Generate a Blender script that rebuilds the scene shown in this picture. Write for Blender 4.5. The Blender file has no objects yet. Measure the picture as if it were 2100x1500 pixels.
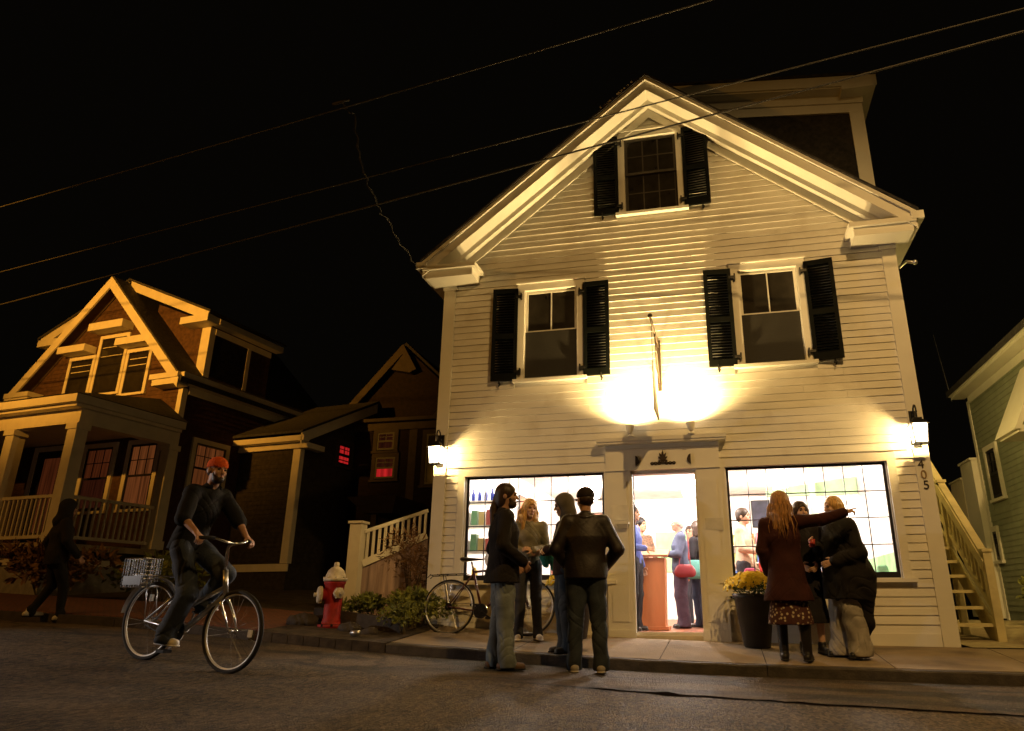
import bpy, bmesh, math, random
import numpy as np
from mathutils import Vector, Matrix
random.seed(7); np.random.seed(7)
R = math.radians
S = bpy.context.scene
COL = S.collection

# ------------------------------------------------------------------ camera
cam_d = bpy.data.cameras.new("camera"); cam = bpy.data.objects.new("camera", cam_d); COL.objects.link(cam)
cam.location = (0.7363, -9.5607, 0.4868)
cam.rotation_euler = (R(90 + 18.517), R(0.07), R(12.207))
cam_d.sensor_width = 36.0; cam_d.lens = 24.6
cam_d.shift_x = -0.0558; cam_d.shift_y = 0.0
cam_d.clip_start = 0.05; cam_d.clip_end = 600
S.camera = cam
# ------------------------------------------------------------------ night sky
W = bpy.data.worlds.new("World"); S.world = W; W.use_nodes = True
nt = W.node_tree; bgn = nt.nodes["Background"]
sky = nt.nodes.new("ShaderNodeTexSky"); sky.sky_type = 'NISHITA'; sky.sun_disc = False
sky.sun_elevation = R(-9.0); sky.sun_rotation = R(200)
addn = nt.nodes.new("ShaderNodeMixRGB"); addn.blend_type = 'ADD'; addn.inputs[0].default_value = 1.0
addn.inputs[2].default_value = (0.016, 0.0125, 0.008, 1)
nt.links.new(sky.outputs[0], addn.inputs[1]); nt.links.new(addn.outputs[0], bgn.inputs[0])
bgn.inputs[1].default_value = 0.10
S.view_settings.view_transform = 'Standard'; S.view_settings.look = 'None'
S.view_settings.exposure = 0.0; S.view_settings.gamma = 1.0
S.render.engine = 'CYCLES'
S.cycles.max_bounces = 7; S.cycles.diffuse_bounces = 4; S.cycles.glossy_bounces = 3; S.cycles.transparent_max_bounces = 12
S.cycles.sample_clamp_indirect = 4.0
S.cycles.use_denoising = True
S.cycles.caustics_reflective = False; S.cycles.caustics_refractive = False

# ------------------------------------------------------------------ light levels (W), lamps are built with their things
P_FLOOD, P_LANTERN, P_ROOM = 760.0, 200.0, 265.0
P_STREET_LEFT, P_STREET_RIGHT, P_STREET_OVER = 9500.0, 1500.0, 2600.0
C_WARM = (1.0, 0.67, 0.25); C_SODIUM = (1.0, 0.42, 0.045); C_OVER = (1.0, 0.58, 0.18); C_ROOM = (1.0, 0.85, 0.76); C_STREET2 = (1.0, 0.63, 0.20)

# ------------------------------------------------------------------ helpers
def link(o, parent=None):
    COL.objects.link(o)
    if parent is not None: o.parent = parent
    return o
def tag(o, label=None, cat=None, group=None, kind=None):
    if label: o["label"] = label
    if cat: o["category"] = cat
    if group: o["group"] = group
    if kind: o["kind"] = kind
    return o
def thing(name, label, cat, loc=(0, 0, 0), rz=0.0, group=None):
    o = bpy.data.objects.new(name, None); o.empty_display_size = 0.2
    o.location = loc; o.rotation_euler = (0, 0, rz)
    link(o); return tag(o, label, cat, group)
def copy_tree(o, parent=None):
    c = o.copy(); COL.objects.link(c)
    if parent is not None: c.parent = parent
    for ch in list(o.children): copy_tree(ch, c)
    return c
class MB:
    def __init__(s): s.v = []; s.f = []
    def add(s, vs, fs):
        n = len(s.v); s.v += [tuple(map(float, p)) for p in vs]; s.f += [tuple(i + n for i in f) for f in fs]; return s
    def box(s, x0, x1, y0, y1, z0, z1):
        return s.add([(x0,y0,z0),(x1,y0,z0),(x1,y1,z0),(x0,y1,z0),(x0,y0,z1),(x1,y0,z1),(x1,y1,z1),(x0,y1,z1)],
                     [(0,3,2,1),(4,5,6,7),(0,1,5,4),(1,2,6,5),(2,3,7,6),(3,0,4,7)])
    def obox(s, a, b, w, d, up=(0, 0, 1)):
        """bar from a to b, w wide across, d deep along 'up'"""
        a = Vector(a); b = Vector(b); t = (b - a).normalized(); upv = Vector(up)
        sd = t.cross(upv)
        if sd.length < 1e-4: sd = t.cross(Vector((0, 1, 0)))
        sd.normalize(); u = sd.cross(t).normalized()
        P = []
        for p in (a, b):
            for i, j in ((-1,-1),(1,-1),(1,1),(-1,1)): P.append(p + sd*(i*w/2) + u*(j*d/2))
        return s.add(P, [(0,3,2,1),(4,5,6,7),(0,1,5,4),(1,2,6,5),(2,3,7,6),(3,0,4,7)])
    def prism(s, pts, vec):
        n = len(pts); vec = Vector(vec); P = [Vector(p) for p in pts] + [Vector(p) + vec for p in pts]
        return s.add(P, [tuple(range(n))[::-1], tuple(range(n, 2*n))] + [(i, (i+1) % n, n+(i+1) % n, n+i) for i in range(n)])
    def quad(s, a, b, c, d): return s.add([a, b, c, d], [(0, 1, 2, 3)])
    def tube(s, pts, r, n=8, closed=False):
        pts = [Vector(p) for p in pts]; m = len(pts)
        rs = list(r) if hasattr(r, '__len__') else [r]*m
        base = len(s.v); prev = None
        for i, p in enumerate(pts):
            if closed: t = pts[(i+1) % m] - pts[i-1]
            else: t = pts[min(i+1, m-1)] - pts[max(i-1, 0)]
            t.normalize()
            if prev is None:
                a = t.cross(Vector((0, 0, 1)))
                if a.length < 1e-3: a = t.cross(Vector((1, 0, 0)))
            else: a = prev - t*prev.dot(t)
            a.normalize(); prev = a; b = t.cross(a)
            for k in range(n):
                w = 2*math.pi*k/n; s.v.append(tuple(p + (a*math.cos(w) + b*math.sin(w))*rs[i]))
        for i in range(m if closed else m-1):
            j = (i+1) % m
            for k in range(n):
                l = (k+1) % n; s.f.append((base+i*n+k, base+i*n+l, base+j*n+l, base+j*n+k))
        if not closed:
            s.f.append(tuple(base+k for k in range(n))[::-1]); s.f.append(tuple(base+(m-1)*n+k for k in range(n)))
        return s
    def lathe(s, prof, c=(0, 0, 0), n=20, axis='z'):
        base = len(s.v)
        for r, z in prof:
            for k in range(n):
                w = 2*math.pi*k/n; x, y = r*math.cos(w), r*math.sin(w)
                p = (x, y, z) if axis == 'z' else ((z, x, y) if axis == 'x' else (y, z, x))
                s.v.append((p[0]+c[0], p[1]+c[1], p[2]+c[2]))
        for i in range(len(prof)-1):
            for k in range(n):
                l = (k+1) % n; s.f.append((base+i*n+k, base+i*n+l, base+(i+1)*n+l, base+(i+1)*n+k))
        s.f.append(tuple(base+k for k in range(n))[::-1]); s.f.append(tuple(base+(len(prof)-1)*n+k for k in range(n)))
        return s
    def ball(s, c, r, n=10, m=7):
        r = r if hasattr(r, '__len__') else (r, r, r)
        base = len(s.v); s.v.append((c[0], c[1], c[2]-r[2]))
        for i in range(1, m):
            a = -math.pi/2 + math.pi*i/m
            for k in range(n):
                w = 2*math.pi*k/n; s.v.append((c[0]+r[0]*math.cos(a)*math.cos(w), c[1]+r[1]*math.cos(a)*math.sin(w), c[2]+r[2]*math.sin(a)))
        s.v.append((c[0], c[1], c[2]+r[2])); top = len(s.v)-1
        for k in range(n):
            l = (k+1) % n; s.f.append((base, base+1+l, base+1+k)); s.f.append((top, top-n+k, top-n+l))
        for i in range(m-2):
            for k in range(n):
                l = (k+1) % n; q = base+1+i*n; s.f.append((q+k, q+l, q+n+l, q+n+k))
        return s
    def xf(s, M):
        s.v = [tuple(M @ Vector(p)) for p in s.v]; return s
    def build(s, name, mat, parent=None, smooth=False, loc=None):
        me = bpy.data.meshes.new(name); me.from_pydata(s.v, [], s.f); me.materials.append(mat)
        if smooth: me.polygons.foreach_set("use_smooth", [True]*len(me.polygons))
        me.update(); o = bpy.data.objects.new(name, me)
        if loc: o.location = loc
        return link(o, parent)

# ------------------------------------------------------------------ materials
def mat(name, col, rough=0.6, metal=0.0, var=0.12, vscale=6.0, bump=0.0, bscale=60.0, stretch=(1, 1, 1), spec=0.4, coat=0.0, dirt=None):
    m = bpy.data.materials.new(name); m.use_nodes = True; t = m.node_tree; N = t.nodes; L = t.links
    p = N["Principled BSDF"]; p.inputs["Roughness"].default_value = rough; p.inputs["Metallic"].default_value = metal
    p.inputs["Specular IOR Level"].default_value = spec; p.inputs["Coat Weight"].default_value = coat
    tc = N.new("ShaderNodeTexCoord"); mp = N.new("ShaderNodeMapping"); mp.inputs["Scale"].default_value = stretch
    L.new(tc.outputs["Object"], mp.inputs[0])
    nz = N.new("ShaderNodeTexNoise"); nz.inputs["Scale"].default_value = vscale; nz.inputs["Detail"].default_value = 5; L.new(mp.outputs[0], nz.inputs[0])
    rp = N.new("ShaderNodeValToRGB"); rp.color_ramp.elements[0].position = 0.3; rp.color_ramp.elements[1].position = 0.7
    a = [max(0, c*(1-var*1.4)) for c in col]; b = [min(1, c*(1+var)) for c in col]
    rp.color_ramp.elements[0].color = (*a, 1); rp.color_ramp.elements[1].color = (*b, 1); L.new(nz.outputs[0], rp.inputs[0])
    out = rp.outputs[0]
    if dirt:
        n2 = N.new("ShaderNodeTexNoise"); n2.inputs["Scale"].default_value = dirt[1]; n2.inputs["Detail"].default_value = 8; L.new(tc.outputs["Object"], n2.inputs[0])
        r2 = N.new("ShaderNodeValToRGB"); r2.color_ramp.elements[0].position = 0.52; r2.color_ramp.elements[1].position = 0.75; L.new(n2.outputs[0], r2.inputs[0])
        mx = N.new("ShaderNodeMixRGB"); L.new(r2.outputs[0], mx.inputs[0]); L.new(out, mx.inputs[1]); mx.inputs[2].default_value = (*dirt[0], 1); out = mx.outputs[0]
    L.new(out, p.inputs["Base Color"])
    if bump > 0:
        nb = N.new("ShaderNodeTexNoise"); nb.inputs["Scale"].default_value = bscale; nb.inputs["Detail"].default_value = 4; L.new(mp.outputs[0], nb.inputs[0])
        bp = N.new("ShaderNodeBump"); bp.inputs["Strength"].default_value = bump; bp.inputs["Distance"].default_value = 0.02
        L.new(nb.outputs[0], bp.inputs["Height"]); L.new(bp.outputs[0], p.inputs["Normal"])
    return m
def emit(name, col, strength):
    m = bpy.data.materials.new(name); m.use_nodes = True; t = m.node_tree
    t.nodes.remove(t.nodes["Principled BSDF"]); e = t.nodes.new("ShaderNodeEmission")
    e.inputs[0].default_value = (*col, 1); e.inputs[1].default_value = strength
    t.links.new(e.outputs[0], t.nodes["Material Output"].inputs[0]); return m
def glass(name, tint=(1, 1, 1), refl=1.0, glow=None):
    m = bpy.data.materials.new(name); m.use_nodes = True; t = m.node_tree; N = t.nodes; L = t.links
    N.remove(N["Principled BSDF"])
    tr = N.new("ShaderNodeBsdfTransparent"); tr.inputs[0].default_value = (*tint, 1)
    gl = N.new("ShaderNodeBsdfGlossy"); gl.inputs["Roughness"].default_value = 0.02
    fr = N.new("ShaderNodeFresnel"); fr.inputs[0].default_value = 1.45
    mul = N.new("ShaderNodeMath"); mul.operation = 'MULTIPLY'; mul.inputs[1].default_value = refl; L.new(fr.outputs[0], mul.inputs[0])
    mx = N.new("ShaderNodeMixShader"); L.new(mul.outputs[0], mx.inputs[0]); L.new(tr.outputs[0], mx.inputs[1]); L.new(gl.outputs[0], mx.inputs[2])
    out = mx.outputs[0]
    if glow:
        e = N.new("ShaderNodeEmission"); e.inputs[0].default_value = (*glow[0], 1); e.inputs[1].default_value = glow[1]
        ad = N.new("ShaderNodeAddShader"); L.new(out, ad.inputs[0]); L.new(e.outputs[0], ad.inputs[1]); out = ad.outputs[0]
    L.new(out, N["Material Output"].inputs[0]); return m
M = {}
M['white'] = mat('white_paint', (0.74, 0.72, 0.66), 0.5, var=0.06, vscale=2.2, bump=0.15, bscale=45, stretch=(0.5, 1, 3), dirt=((0.60, 0.56, 0.48), 2.6))
M['trim'] = mat('trim_paint', (0.76, 0.74, 0.67), 0.45, var=0.03, vscale=4, bump=0.05, bscale=60)
M['found'] = mat('foundation', (0.30, 0.28, 0.25), 0.9, var=0.2, vscale=8, bump=0.3)
M['roof'] = mat('roof_shingle', (0.045, 0.042, 0.042), 0.9, var=0.4, vscale=18, bump=0.5, bscale=30)
M['shutter'] = mat('shutter_paint', (0.0025, 0.0035, 0.003), 0.6, var=0.2, spec=0.10)
M['iron'] = mat('black_iron', (0.012, 0.011, 0.010), 0.45, metal=0.3, var=0.3)
M['rust'] = mat('bracket_iron', (0.05, 0.035, 0.025), 0.6, metal=0.4, var=0.3)
M['darkpane'] = mat('dark_pane', (0.028, 0.024, 0.018), 0.08, var=0.2, spec=0.6)
M['screen'] = mat('insect_screen', (0.020, 0.018, 0.014), 0.7, var=0.25, vscale=30, stretch=(0.3, 1, 14))
M['glass'] = glass('shop_glass', (0.97, 0.98, 0.97), 0.8)
M['lampglass'] = glass('lantern_glass', (0.95, 0.92, 0.85), 0.5, glow=((1.0, 0.80, 0.55), 5.0))
M['frame_black'] = mat('window_frame_black', (0.015, 0.013, 0.016), 0.4, var=0.2)
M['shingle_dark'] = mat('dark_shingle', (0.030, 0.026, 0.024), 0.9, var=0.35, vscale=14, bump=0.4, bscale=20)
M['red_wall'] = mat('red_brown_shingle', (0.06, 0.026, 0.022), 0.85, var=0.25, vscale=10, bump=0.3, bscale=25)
M['brown_wall'] = mat('brown_shingle', (0.085, 0.042, 0.022), 0.85, var=0.3, vscale=10, bump=0.3, bscale=25)
M['grey_wall'] = mat('weathered_grey_shingle', (0.040, 0.032, 0.025), 0.9, var=0.3, vscale=10, bump=0.3, bscale=25)
M['cream'] = mat('cream_trim', (0.72, 0.66, 0.52), 0.55, var=0.06, vscale=5)
M['shaded_trim'] = mat('shaded_cream_trim', (0.06, 0.045, 0.03), 0.7, var=0.15)  # cream trim darkened so it looks unlit: shade put into the colour
M['rear_wall'] = mat('shaded_rear_shingle', (0.015, 0.008, 0.005), 0.9, var=0.3, vscale=10, bump=0.3, bscale=25)  # rear shingles near black, the night shade is in the colour
M['green_wall'] = mat('pale_green_clapboard', (0.26, 0.29, 0.22), 0.7, var=0.08, vscale=4)
M['concrete'] = mat('pavement_concrete', (0.27, 0.21, 0.14), 0.85, var=0.16, vscale=2.2, bump=0.35, bscale=70, dirt=((0.10, 0.08, 0.06), 1.3))
M['granite'] = mat('kerb_granite', (0.06, 0.05, 0.042), 0.8, var=0.25, vscale=9, bump=0.4, bscale=40)
M['soil'] = mat('bare_soil', (0.06, 0.045, 0.03), 0.95, var=0.4, vscale=7, bump=0.6, bscale=25)
M['wood'] = mat('deck_wood', (0.42, 0.33, 0.20), 0.7, var=0.2, vscale=4, stretch=(1, 1, 0.2))
M['pine'] = mat('yellow_pine', (0.64, 0.57, 0.32), 0.65, var=0.15, vscale=4)
M['old_board'] = mat('weathered_board', (0.36, 0.25, 0.21), 0.85, var=0.3, vscale=5, stretch=(3, 3, 0.3), bump=0.3)
M['chrome'] = mat('chrome', (0.75, 0.75, 0.77), 0.18, metal=1.0, var=0.05)
M['alu'] = mat('brushed_aluminium', (0.62, 0.62, 0.64), 0.32, metal=0.9, var=0.08)
M['rim'] = mat('polished_rim', (0.80, 0.80, 0.80), 0.35, metal=0.25, var=0.05)
M['rubber'] = mat('tyre_rubber', (0.018, 0.017, 0.016), 0.8, var=0.2)
M['bikeblack'] = mat('black_bike_paint', (0.015, 0.012, 0.012), 0.3, var=0.2, coat=0.5)
M['bikered'] = mat('dark_red_bike_paint', (0.07, 0.018, 0.014), 0.3, var=0.2, coat=0.5)
M['gum'] = mat('tan_tyre_wall', (0.30, 0.24, 0.15), 0.7, var=0.1)
# ------------------------------------------------------------------ ground: the street climbs to the left
EX = [-80, -30, -16, -12, -8.5, -6.5, -5.35, -4.2, -3, -0.5, 1, 3, 5, 10, 80]
EZ = [1.2, 0.95, 0.70, 0.52, 0.36, 0.28, 0.19, 0.10, 0.02, -0.10, -0.14, -0.17, -0.18, -0.22, -0.4]
def edge(x):
    return float(np.mean(np.interp([x-0.5, x-0.25, x, x+0.25, x+0.5], EX, EZ)))
YK = -1.75
def walk_z(x, y): return edge(x) + 0.13*max(0.0, min(1.0, (y-YK)/1.75))
def road_z(x, y): return edge(x) - 0.10 - 0.035*min(2.6, max(0, YK-y))*min(1.0, max(0.15, (-1.0-x)/1.5))
XS = sorted(set([round(-80+4*i, 2) for i in range(14)] + [round(-26+0.5*i, 2) for i in range(80)] + [round(14+4*i, 2) for i in range(18)]))
def sheet(xs, ys, fz):
    b = MB(); n = len(ys)
    b.v = [(x, y, fz(x, y)) for x in xs for y in ys]
    b.f = [(i*n+j, (i+1)*n+j, (i+1)*n+j+1, i*n+j+1) for i in range(len(xs)-1) for j in range(n-1)]
    return b
def asphalt():
    m = bpy.data.materials.new('asphalt'); m.use_nodes = True; t = m.node_tree; N = t.nodes; L = t.links; p = N["Principled BSDF"]
    tc = N.new("ShaderNodeTexCoord")
    big = N.new("ShaderNodeTexNoise"); big.inputs["Scale"].default_value = 0.7; big.inputs["Detail"].default_value = 4; big.inputs["Distortion"].default_value = 1.2
    mp = N.new("ShaderNodeMapping"); mp.inputs["Scale"].default_value = (0.5, 1.6, 1); L.new(tc.outputs["Object"], mp.inputs[0]); L.new(mp.outputs[0], big.inputs[0])
    rp = N.new("ShaderNodeValToRGB"); rp.color_ramp.elements[0].position = 0.40; rp.color_ramp.elements[1].position = 0.60
    rp.color_ramp.elements[0].color = (0.022, 0.016, 0.010, 1); rp.color_ramp.elements[1].color = (0.150, 0.108, 0.066, 1); L.new(big.outputs[0], rp.inputs[0])
    vo = N.new("ShaderNodeTexVoronoi"); vo.inputs["Scale"].default_value = 75; L.new(tc.outputs["Object"], vo.inputs[0])
    r2 = N.new("ShaderNodeValToRGB"); r2.color_ramp.elements[0].color = (0.45, 0.45, 0.45, 1); r2.color_ramp.elements[1].color = (1.6, 1.5, 1.4, 1)
    L.new(vo.outputs["Color"], r2.inputs[0])
    mu = N.new("ShaderNodeMixRGB"); mu.blend_type = 'MULTIPLY'; mu.inputs[0].default_value = 1; L.new(rp.outputs[0], mu.inputs[1]); L.new(r2.outputs[0], mu.inputs[2])
    # pale aggregate chips
    v3 = N.new("ShaderNodeTexNoise"); v3.inputs["Scale"].default_value = 42; v3.inputs["Detail"].default_value = 2; L.new(tc.outputs["Object"], v3.inputs[0])
    r3 = N.new("ShaderNodeValToRGB"); r3.color_ramp.elements[0].position = 0.66; r3.color_ramp.elements[1].position = 0.72; L.new(v3.outputs[0], r3.inputs[0])
    m3 = N.new("ShaderNodeMixRGB"); L.new(r3.outputs[0], m3.inputs[0]); L.new(mu.outputs[0], m3.inputs[1]); m3.inputs[2].default_value = (0.30, 0.27, 0.22, 1)
    # cracks and tar seams
    wn = N.new("ShaderNodeTexVoronoi"); wn.feature = 'DISTANCE_TO_EDGE'; wn.inputs["Scale"].default_value = 0.55
    nz = N.new("ShaderNodeTexNoise"); nz.inputs["Scale"].default_value = 2.5; L.new(tc.outputs["Object"], nz.inputs[0])
    vm = N.new("ShaderNodeVectorMath"); vm.operation = 'MULTIPLY_ADD'; vm.inputs[1].default_value = (0.5, 0.5, 0.5); L.new(nz.outputs["Color"], vm.inputs[0]); L.new(tc.outputs["Object"], vm.inputs[2]); L.new(vm.outputs[0], wn.inputs[0])
    r4 = N.new("ShaderNodeValToRGB"); r4.color_ramp.elements[0].position = 0.006; r4.color_ramp.elements[1].position = 0.03
    r4.color_ramp.elements[0].color = (0.25, 0.25, 0.25, 1); L.new(wn.outputs[0], r4.inputs[0])
    m4 = N.new("ShaderNodeMixRGB"); m4.blend_type = 'MULTIPLY'; m4.inputs[0].default_value = 0.8; L.new(m3.outputs[0], m4.inputs[1]); L.new(r4.outputs[0], m4.inputs[2])
    sx = N.new("ShaderNodeSeparateXYZ"); L.new(tc.outputs["Object"], sx.inputs[0])
    def mth(op, a, b_=None, clamp=False):
        n_ = N.new("ShaderNodeMath"); n_.operation = op; n_.use_clamp = clamp
        for i_, v_ in enumerate((a, b_)):
            if v_ is None: continue
            if isinstance(v_, (int, float)): n_.inputs[i_].default_value = v_
            else: L.new(v_, n_.inputs[i_])
        return n_.outputs[0]
    # long tar seam with a coarser strip of road on the near side
    wob = N.new("ShaderNodeTexNoise"); wob.inputs["Scale"].default_value = 3.0; wob.inputs["Detail"].default_value = 6; L.new(tc.outputs["Object"], wob.inputs[0])
    sm = mth('ADD', mth('ADD', sx.outputs[1], mth('MULTIPLY', sx.outputs[0], 0.12)), mth('ADD', mth('MULTIPLY', wob.outputs[0], 0.09), 3.34))
    line = mth('SUBTRACT', 1.0, mth('MULTIPLY', mth('ABSOLUTE', sm), 10.0), True)
    line = mth('MULTIPLY', line, mth('MULTIPLY', mth('ADD', sx.outputs[0], 1.6), 1.2, True))
    near = mth('MULTIPLY', sm, -30.0, True)
    chips = N.new("ShaderNodeTexVoronoi"); chips.inputs["Scale"].default_value = 52; mc = N.new("ShaderNodeMapping"); mc.inputs["Scale"].default_value = (1, 0.42, 1); L.new(tc.outputs["Object"], mc.inputs[0]); L.new(mc.outputs[0], chips.inputs[0])
    cr = N.new("ShaderNodeValToRGB"); cr.color_ramp.elements[0].position = 0.25; cr.color_ramp.elements[1].position = 0.95; cr.color_ramp.elements[0].color = (0.035, 0.028, 0.02, 1); cr.color_ramp.elements[1].color = (0.38, 0.28, 0.16, 1); L.new(chips.outputs["Color"], cr.inputs[0])
    m5 = N.new("ShaderNodeMixRGB"); L.new(mth('ADD', mth('MULTIPLY', near, 0.42), 0.06), m5.inputs[0]); L.new(m4.outputs[0], m5.inputs[1]); L.new(cr.outputs[0], m5.inputs[2])
    m6 = N.new("ShaderNodeMixRGB"); L.new(line, m6.inputs[0]); L.new(m5.outputs[0], m6.inputs[1]); m6.inputs[2].default_value = (0.012, 0.010, 0.008, 1)
    L.new(m6.outputs[0], p.inputs["Base Color"]); p.inputs["Roughness"].default_value = 0.72
    bp = N.new("ShaderNodeBump"); bp.inputs["Strength"].default_value = 1.0; bp.inputs["Distance"].default_value = 0.03; L.new(vo.outputs[0], bp.inputs["Height"])
    n5 = N.new("ShaderNodeTexNoise"); n5.inputs["Scale"].default_value = 2.0; L.new(tc.outputs["Object"], n5.inputs[0])
    b5 = N.new("ShaderNodeBump"); b5.inputs["Strength"].default_value = 0.6; b5.inputs["Distance"].default_value = 0.08; L.new(n5.outputs[0], b5.inputs["Height"]); L.new(bp.outputs[0], b5.inputs["Normal"])
    L.new(b5.outputs[0], p.inputs["Normal"]); return m
def bricks():
    m = bpy.data.materials.new('brick_paving'); m.use_nodes = True; t = m.node_tree; N = t.nodes; L = t.links; p = N["Principled BSDF"]
    tc = N.new("ShaderNodeTexCoord"); br = N.new("ShaderNodeTexBrick"); br.inputs["Scale"].default_value = 5.0
    br.inputs["Color1"].default_value = (0.20, 0.065, 0.04, 1); br.inputs["Color2"].default_value = (0.13, 0.05, 0.035, 1); br.inputs["Mortar"].default_value = (0.06, 0.045, 0.035, 1)
    br.inputs["Mortar Size"].default_value = 0.03; L.new(tc.outputs["Object"], br.inputs[0]); L.new(br.outputs[0], p.inputs["Base Color"]); p.inputs["Roughness"].default_value = 0.85
    bp = N.new("ShaderNodeBump"); bp.inputs["Strength"].default_value = 0.5; bp.inputs["Distance"].default_value = 0.01; L.new(br.outputs["Fac"], bp.inputs["Height"]); bp.invert = True; L.new(bp.outputs[0], p.inputs["Normal"]); return m
def sliced(b, name, mt): return tag(b.build(name, mt, smooth=True), kind='structure')
sliced(sheet(XS, [-90, -40, -20, -8, -1.6, 0.0, 2, 6, 12, 25, 60, 120], lambda x, y: edge(x) - 0.22 + (0.30*max(0, min(1, (y+1.6)/1.6)) if y > -1.6 else 0) + (0.25 if (y >= 6 and x < -3) else 0)), 'ground', M['soil'])
sliced(sheet(XS, [-40, -20, -12, -9, -7, -6, -5, -4, -3, -2.4, YK-0.02], road_z), 'road', asphalt())
q = MB(); xs = np.linspace(-0.6, 4.2, 49); rr_ = random.Random(4); n = len(xs)
for x in xs:
    yc = -3.40-0.12*x+0.02*rr_.gauss(0, 1); wd_ = 0.035*(0.6+rr_.random())*(2.6 if abs(x-0.25) < 0.12 else 1)*(0.4 if x > 3 or x < -0.3 else 1)
    q.v += [(x, yc-wd_, road_z(x, yc-wd_)+0.004), (x, yc+wd_, road_z(x, yc+wd_)+0.004)]
for i in range(n-1): q.f.append((2*i, 2*i+2, 2*i+3, 2*i+1))
tag(q.build('tar_seam', mat('tar', (0.008, 0.006, 0.005), 1.0, var=0.2, spec=0.0)), kind='structure')
def walk(x0, x1, y0, y1, name, mt, step=0.25):
    b = MB(); xs = list(np.arange(x0, x1, step)) + [x1]
    for a, c in zip(xs[:-1], xs[1:]):
        p = [(a, y0, walk_z(a, y0)), (c, y0, walk_z(c, y0)), (c, y1, walk_z(c, y1)), (a, y1, walk_z(a, y1))]
        b.add(p + [(x, y, z-0.35) for x, y, z in p], [(0, 1, 2, 3), (4, 5, 1, 0), (6, 7, 3, 2)])
    return tag(b.build(name, mt), kind='structure')
for i, (a, c) in enumerate([(-3.05, -1.62), (-1.61, -0.02), (-0.01, 1.06), (1.07, 2.28), (2.29, 3.60), (3.61, 5.2), (5.21, 7.0)]):
    walk(a, c, YK+0.125, -0.03 if a < 3.4 else -0.1, 'pavement', M['concrete'])
for a, c in [(-3.05, -0.9), (-0.895, 1.06), (1.067, 3.6), (3.605, 7.0)]:
    b = MB(); n = 8
    xs = np.linspace(a, c, n+1)
    pr = [(YK, -0.4), (YK, -0.012), (YK+0.015, 0.002), (YK+0.12, 0.006), (YK+0.12, -0.4)]
    for x in xs:
        for y, dz in pr: b.v.append((x, y + 0.008*math.sin(9*x), edge(x) + dz + 0.004*math.sin(13*x)))
    for i in range(n):
        for k in range(4): b.f.append((i*5+k, (i+1)*5+k, (i+1)*5+k+1, i*5+k+1))
    b.f.append((0, 1, 2, 3, 4)); b.f.append(tuple(n*5+k for k in (4, 3, 2, 1, 0)))
    tag(b.build('kerb', M['granite']), kind='structure')
walk(-30, -4.75, YK+0.125, 0.35, 'brick_pavement', bricks(), 0.5)
b = MB()
for a in np.arange(-29.5, -4.8, 1.9):
    x = a
    q = [(x, YK), (x+1.89, YK), (x+1.89, YK+0.12), (x, YK+0.12)]
    b.add([(X, Y, edge(X)+0.0) for X, Y in q] + [(X, Y, edge(X)-0.3) for X, Y in q], [(0, 1, 2, 3), (4, 5, 1, 0), (5, 6, 2, 1), (7, 4, 0, 3)])
tag(b.build('brick_kerb', M['granite']), kind='structure')
# driveway at the right of the shop
tag(sheet([3.45, 4.2, 5, 6, 8, 12], [-0.09, 0.5, 1, 2, 4, 7], lambda x, y: edge(x)+0.135+0.02*y).build('driveway', mat('driveway_gravel', (0.40, 0.34, 0.20), 0.9, var=0.2, vscale=9, bump=0.5, bscale=50)), kind='structure')

# ------------------------------------------------------------------ wall builders (s along the wall, d out of it, z up)
def subtract(iv, cuts):
    out = [iv]
    for a, b in cuts:
        nx = []
        for u, v in out:
            if b <= u or a >= v: nx.append((u, v)); continue
            if a > u: nx.append((u, a))
            if b < v: nx.append((b, v))
        out = nx
    return [(u, v) for u, v in out if v-u > 0.01]
def lap(b, P, s0, s1, z0, z1, opens=(), ex=0.12, thick=0.020, gable=None, seam=2.7):
    """lapped boards; gable(z) gives the s-interval of the wall at height z"""
    z = z0; k = 0
    while z < z1 - 0.01:
        zt = min(z + ex, z1); zm = z + 0.5*ex
        lo, hi = (s0, s1)
        if gable: lo, hi = gable(zm); lo = max(lo, s0); hi = min(hi, s1)
        if hi - lo > 0.03:
            iv = subtract((lo, hi), [(o[0], o[1]) for o in opens if o[2] < zt-0.02 and o[3] > z+0.02])
            for u, v in iv:
                cuts = []
                x = u + random.uniform(1.0, seam)
                while x < v - 0.6: cuts.append(x); x += random.uniform(1.6, seam+1)
                pts = [u] + cuts + [v]
                for a, c in zip(pts[:-1], pts[1:]):
                    c2 = c - 0.0025 if c != v else c
                    j = random.uniform(-0.0015, 0.0015); th = thick + random.uniform(-0.002, 0.002)
                    b.add([P(a, 0.004, z+j), P(c2, 0.004, z+j), P(c2, th, z+j), P(a, th, z+j), P(a, 0.005, zt+0.012), P(c2, 0.005, zt+0.012)],
                          [(0, 1, 2, 3), (3, 2, 5, 4), (0, 3, 4), (1, 5, 2)])
        z += ex; k += 1
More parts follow.
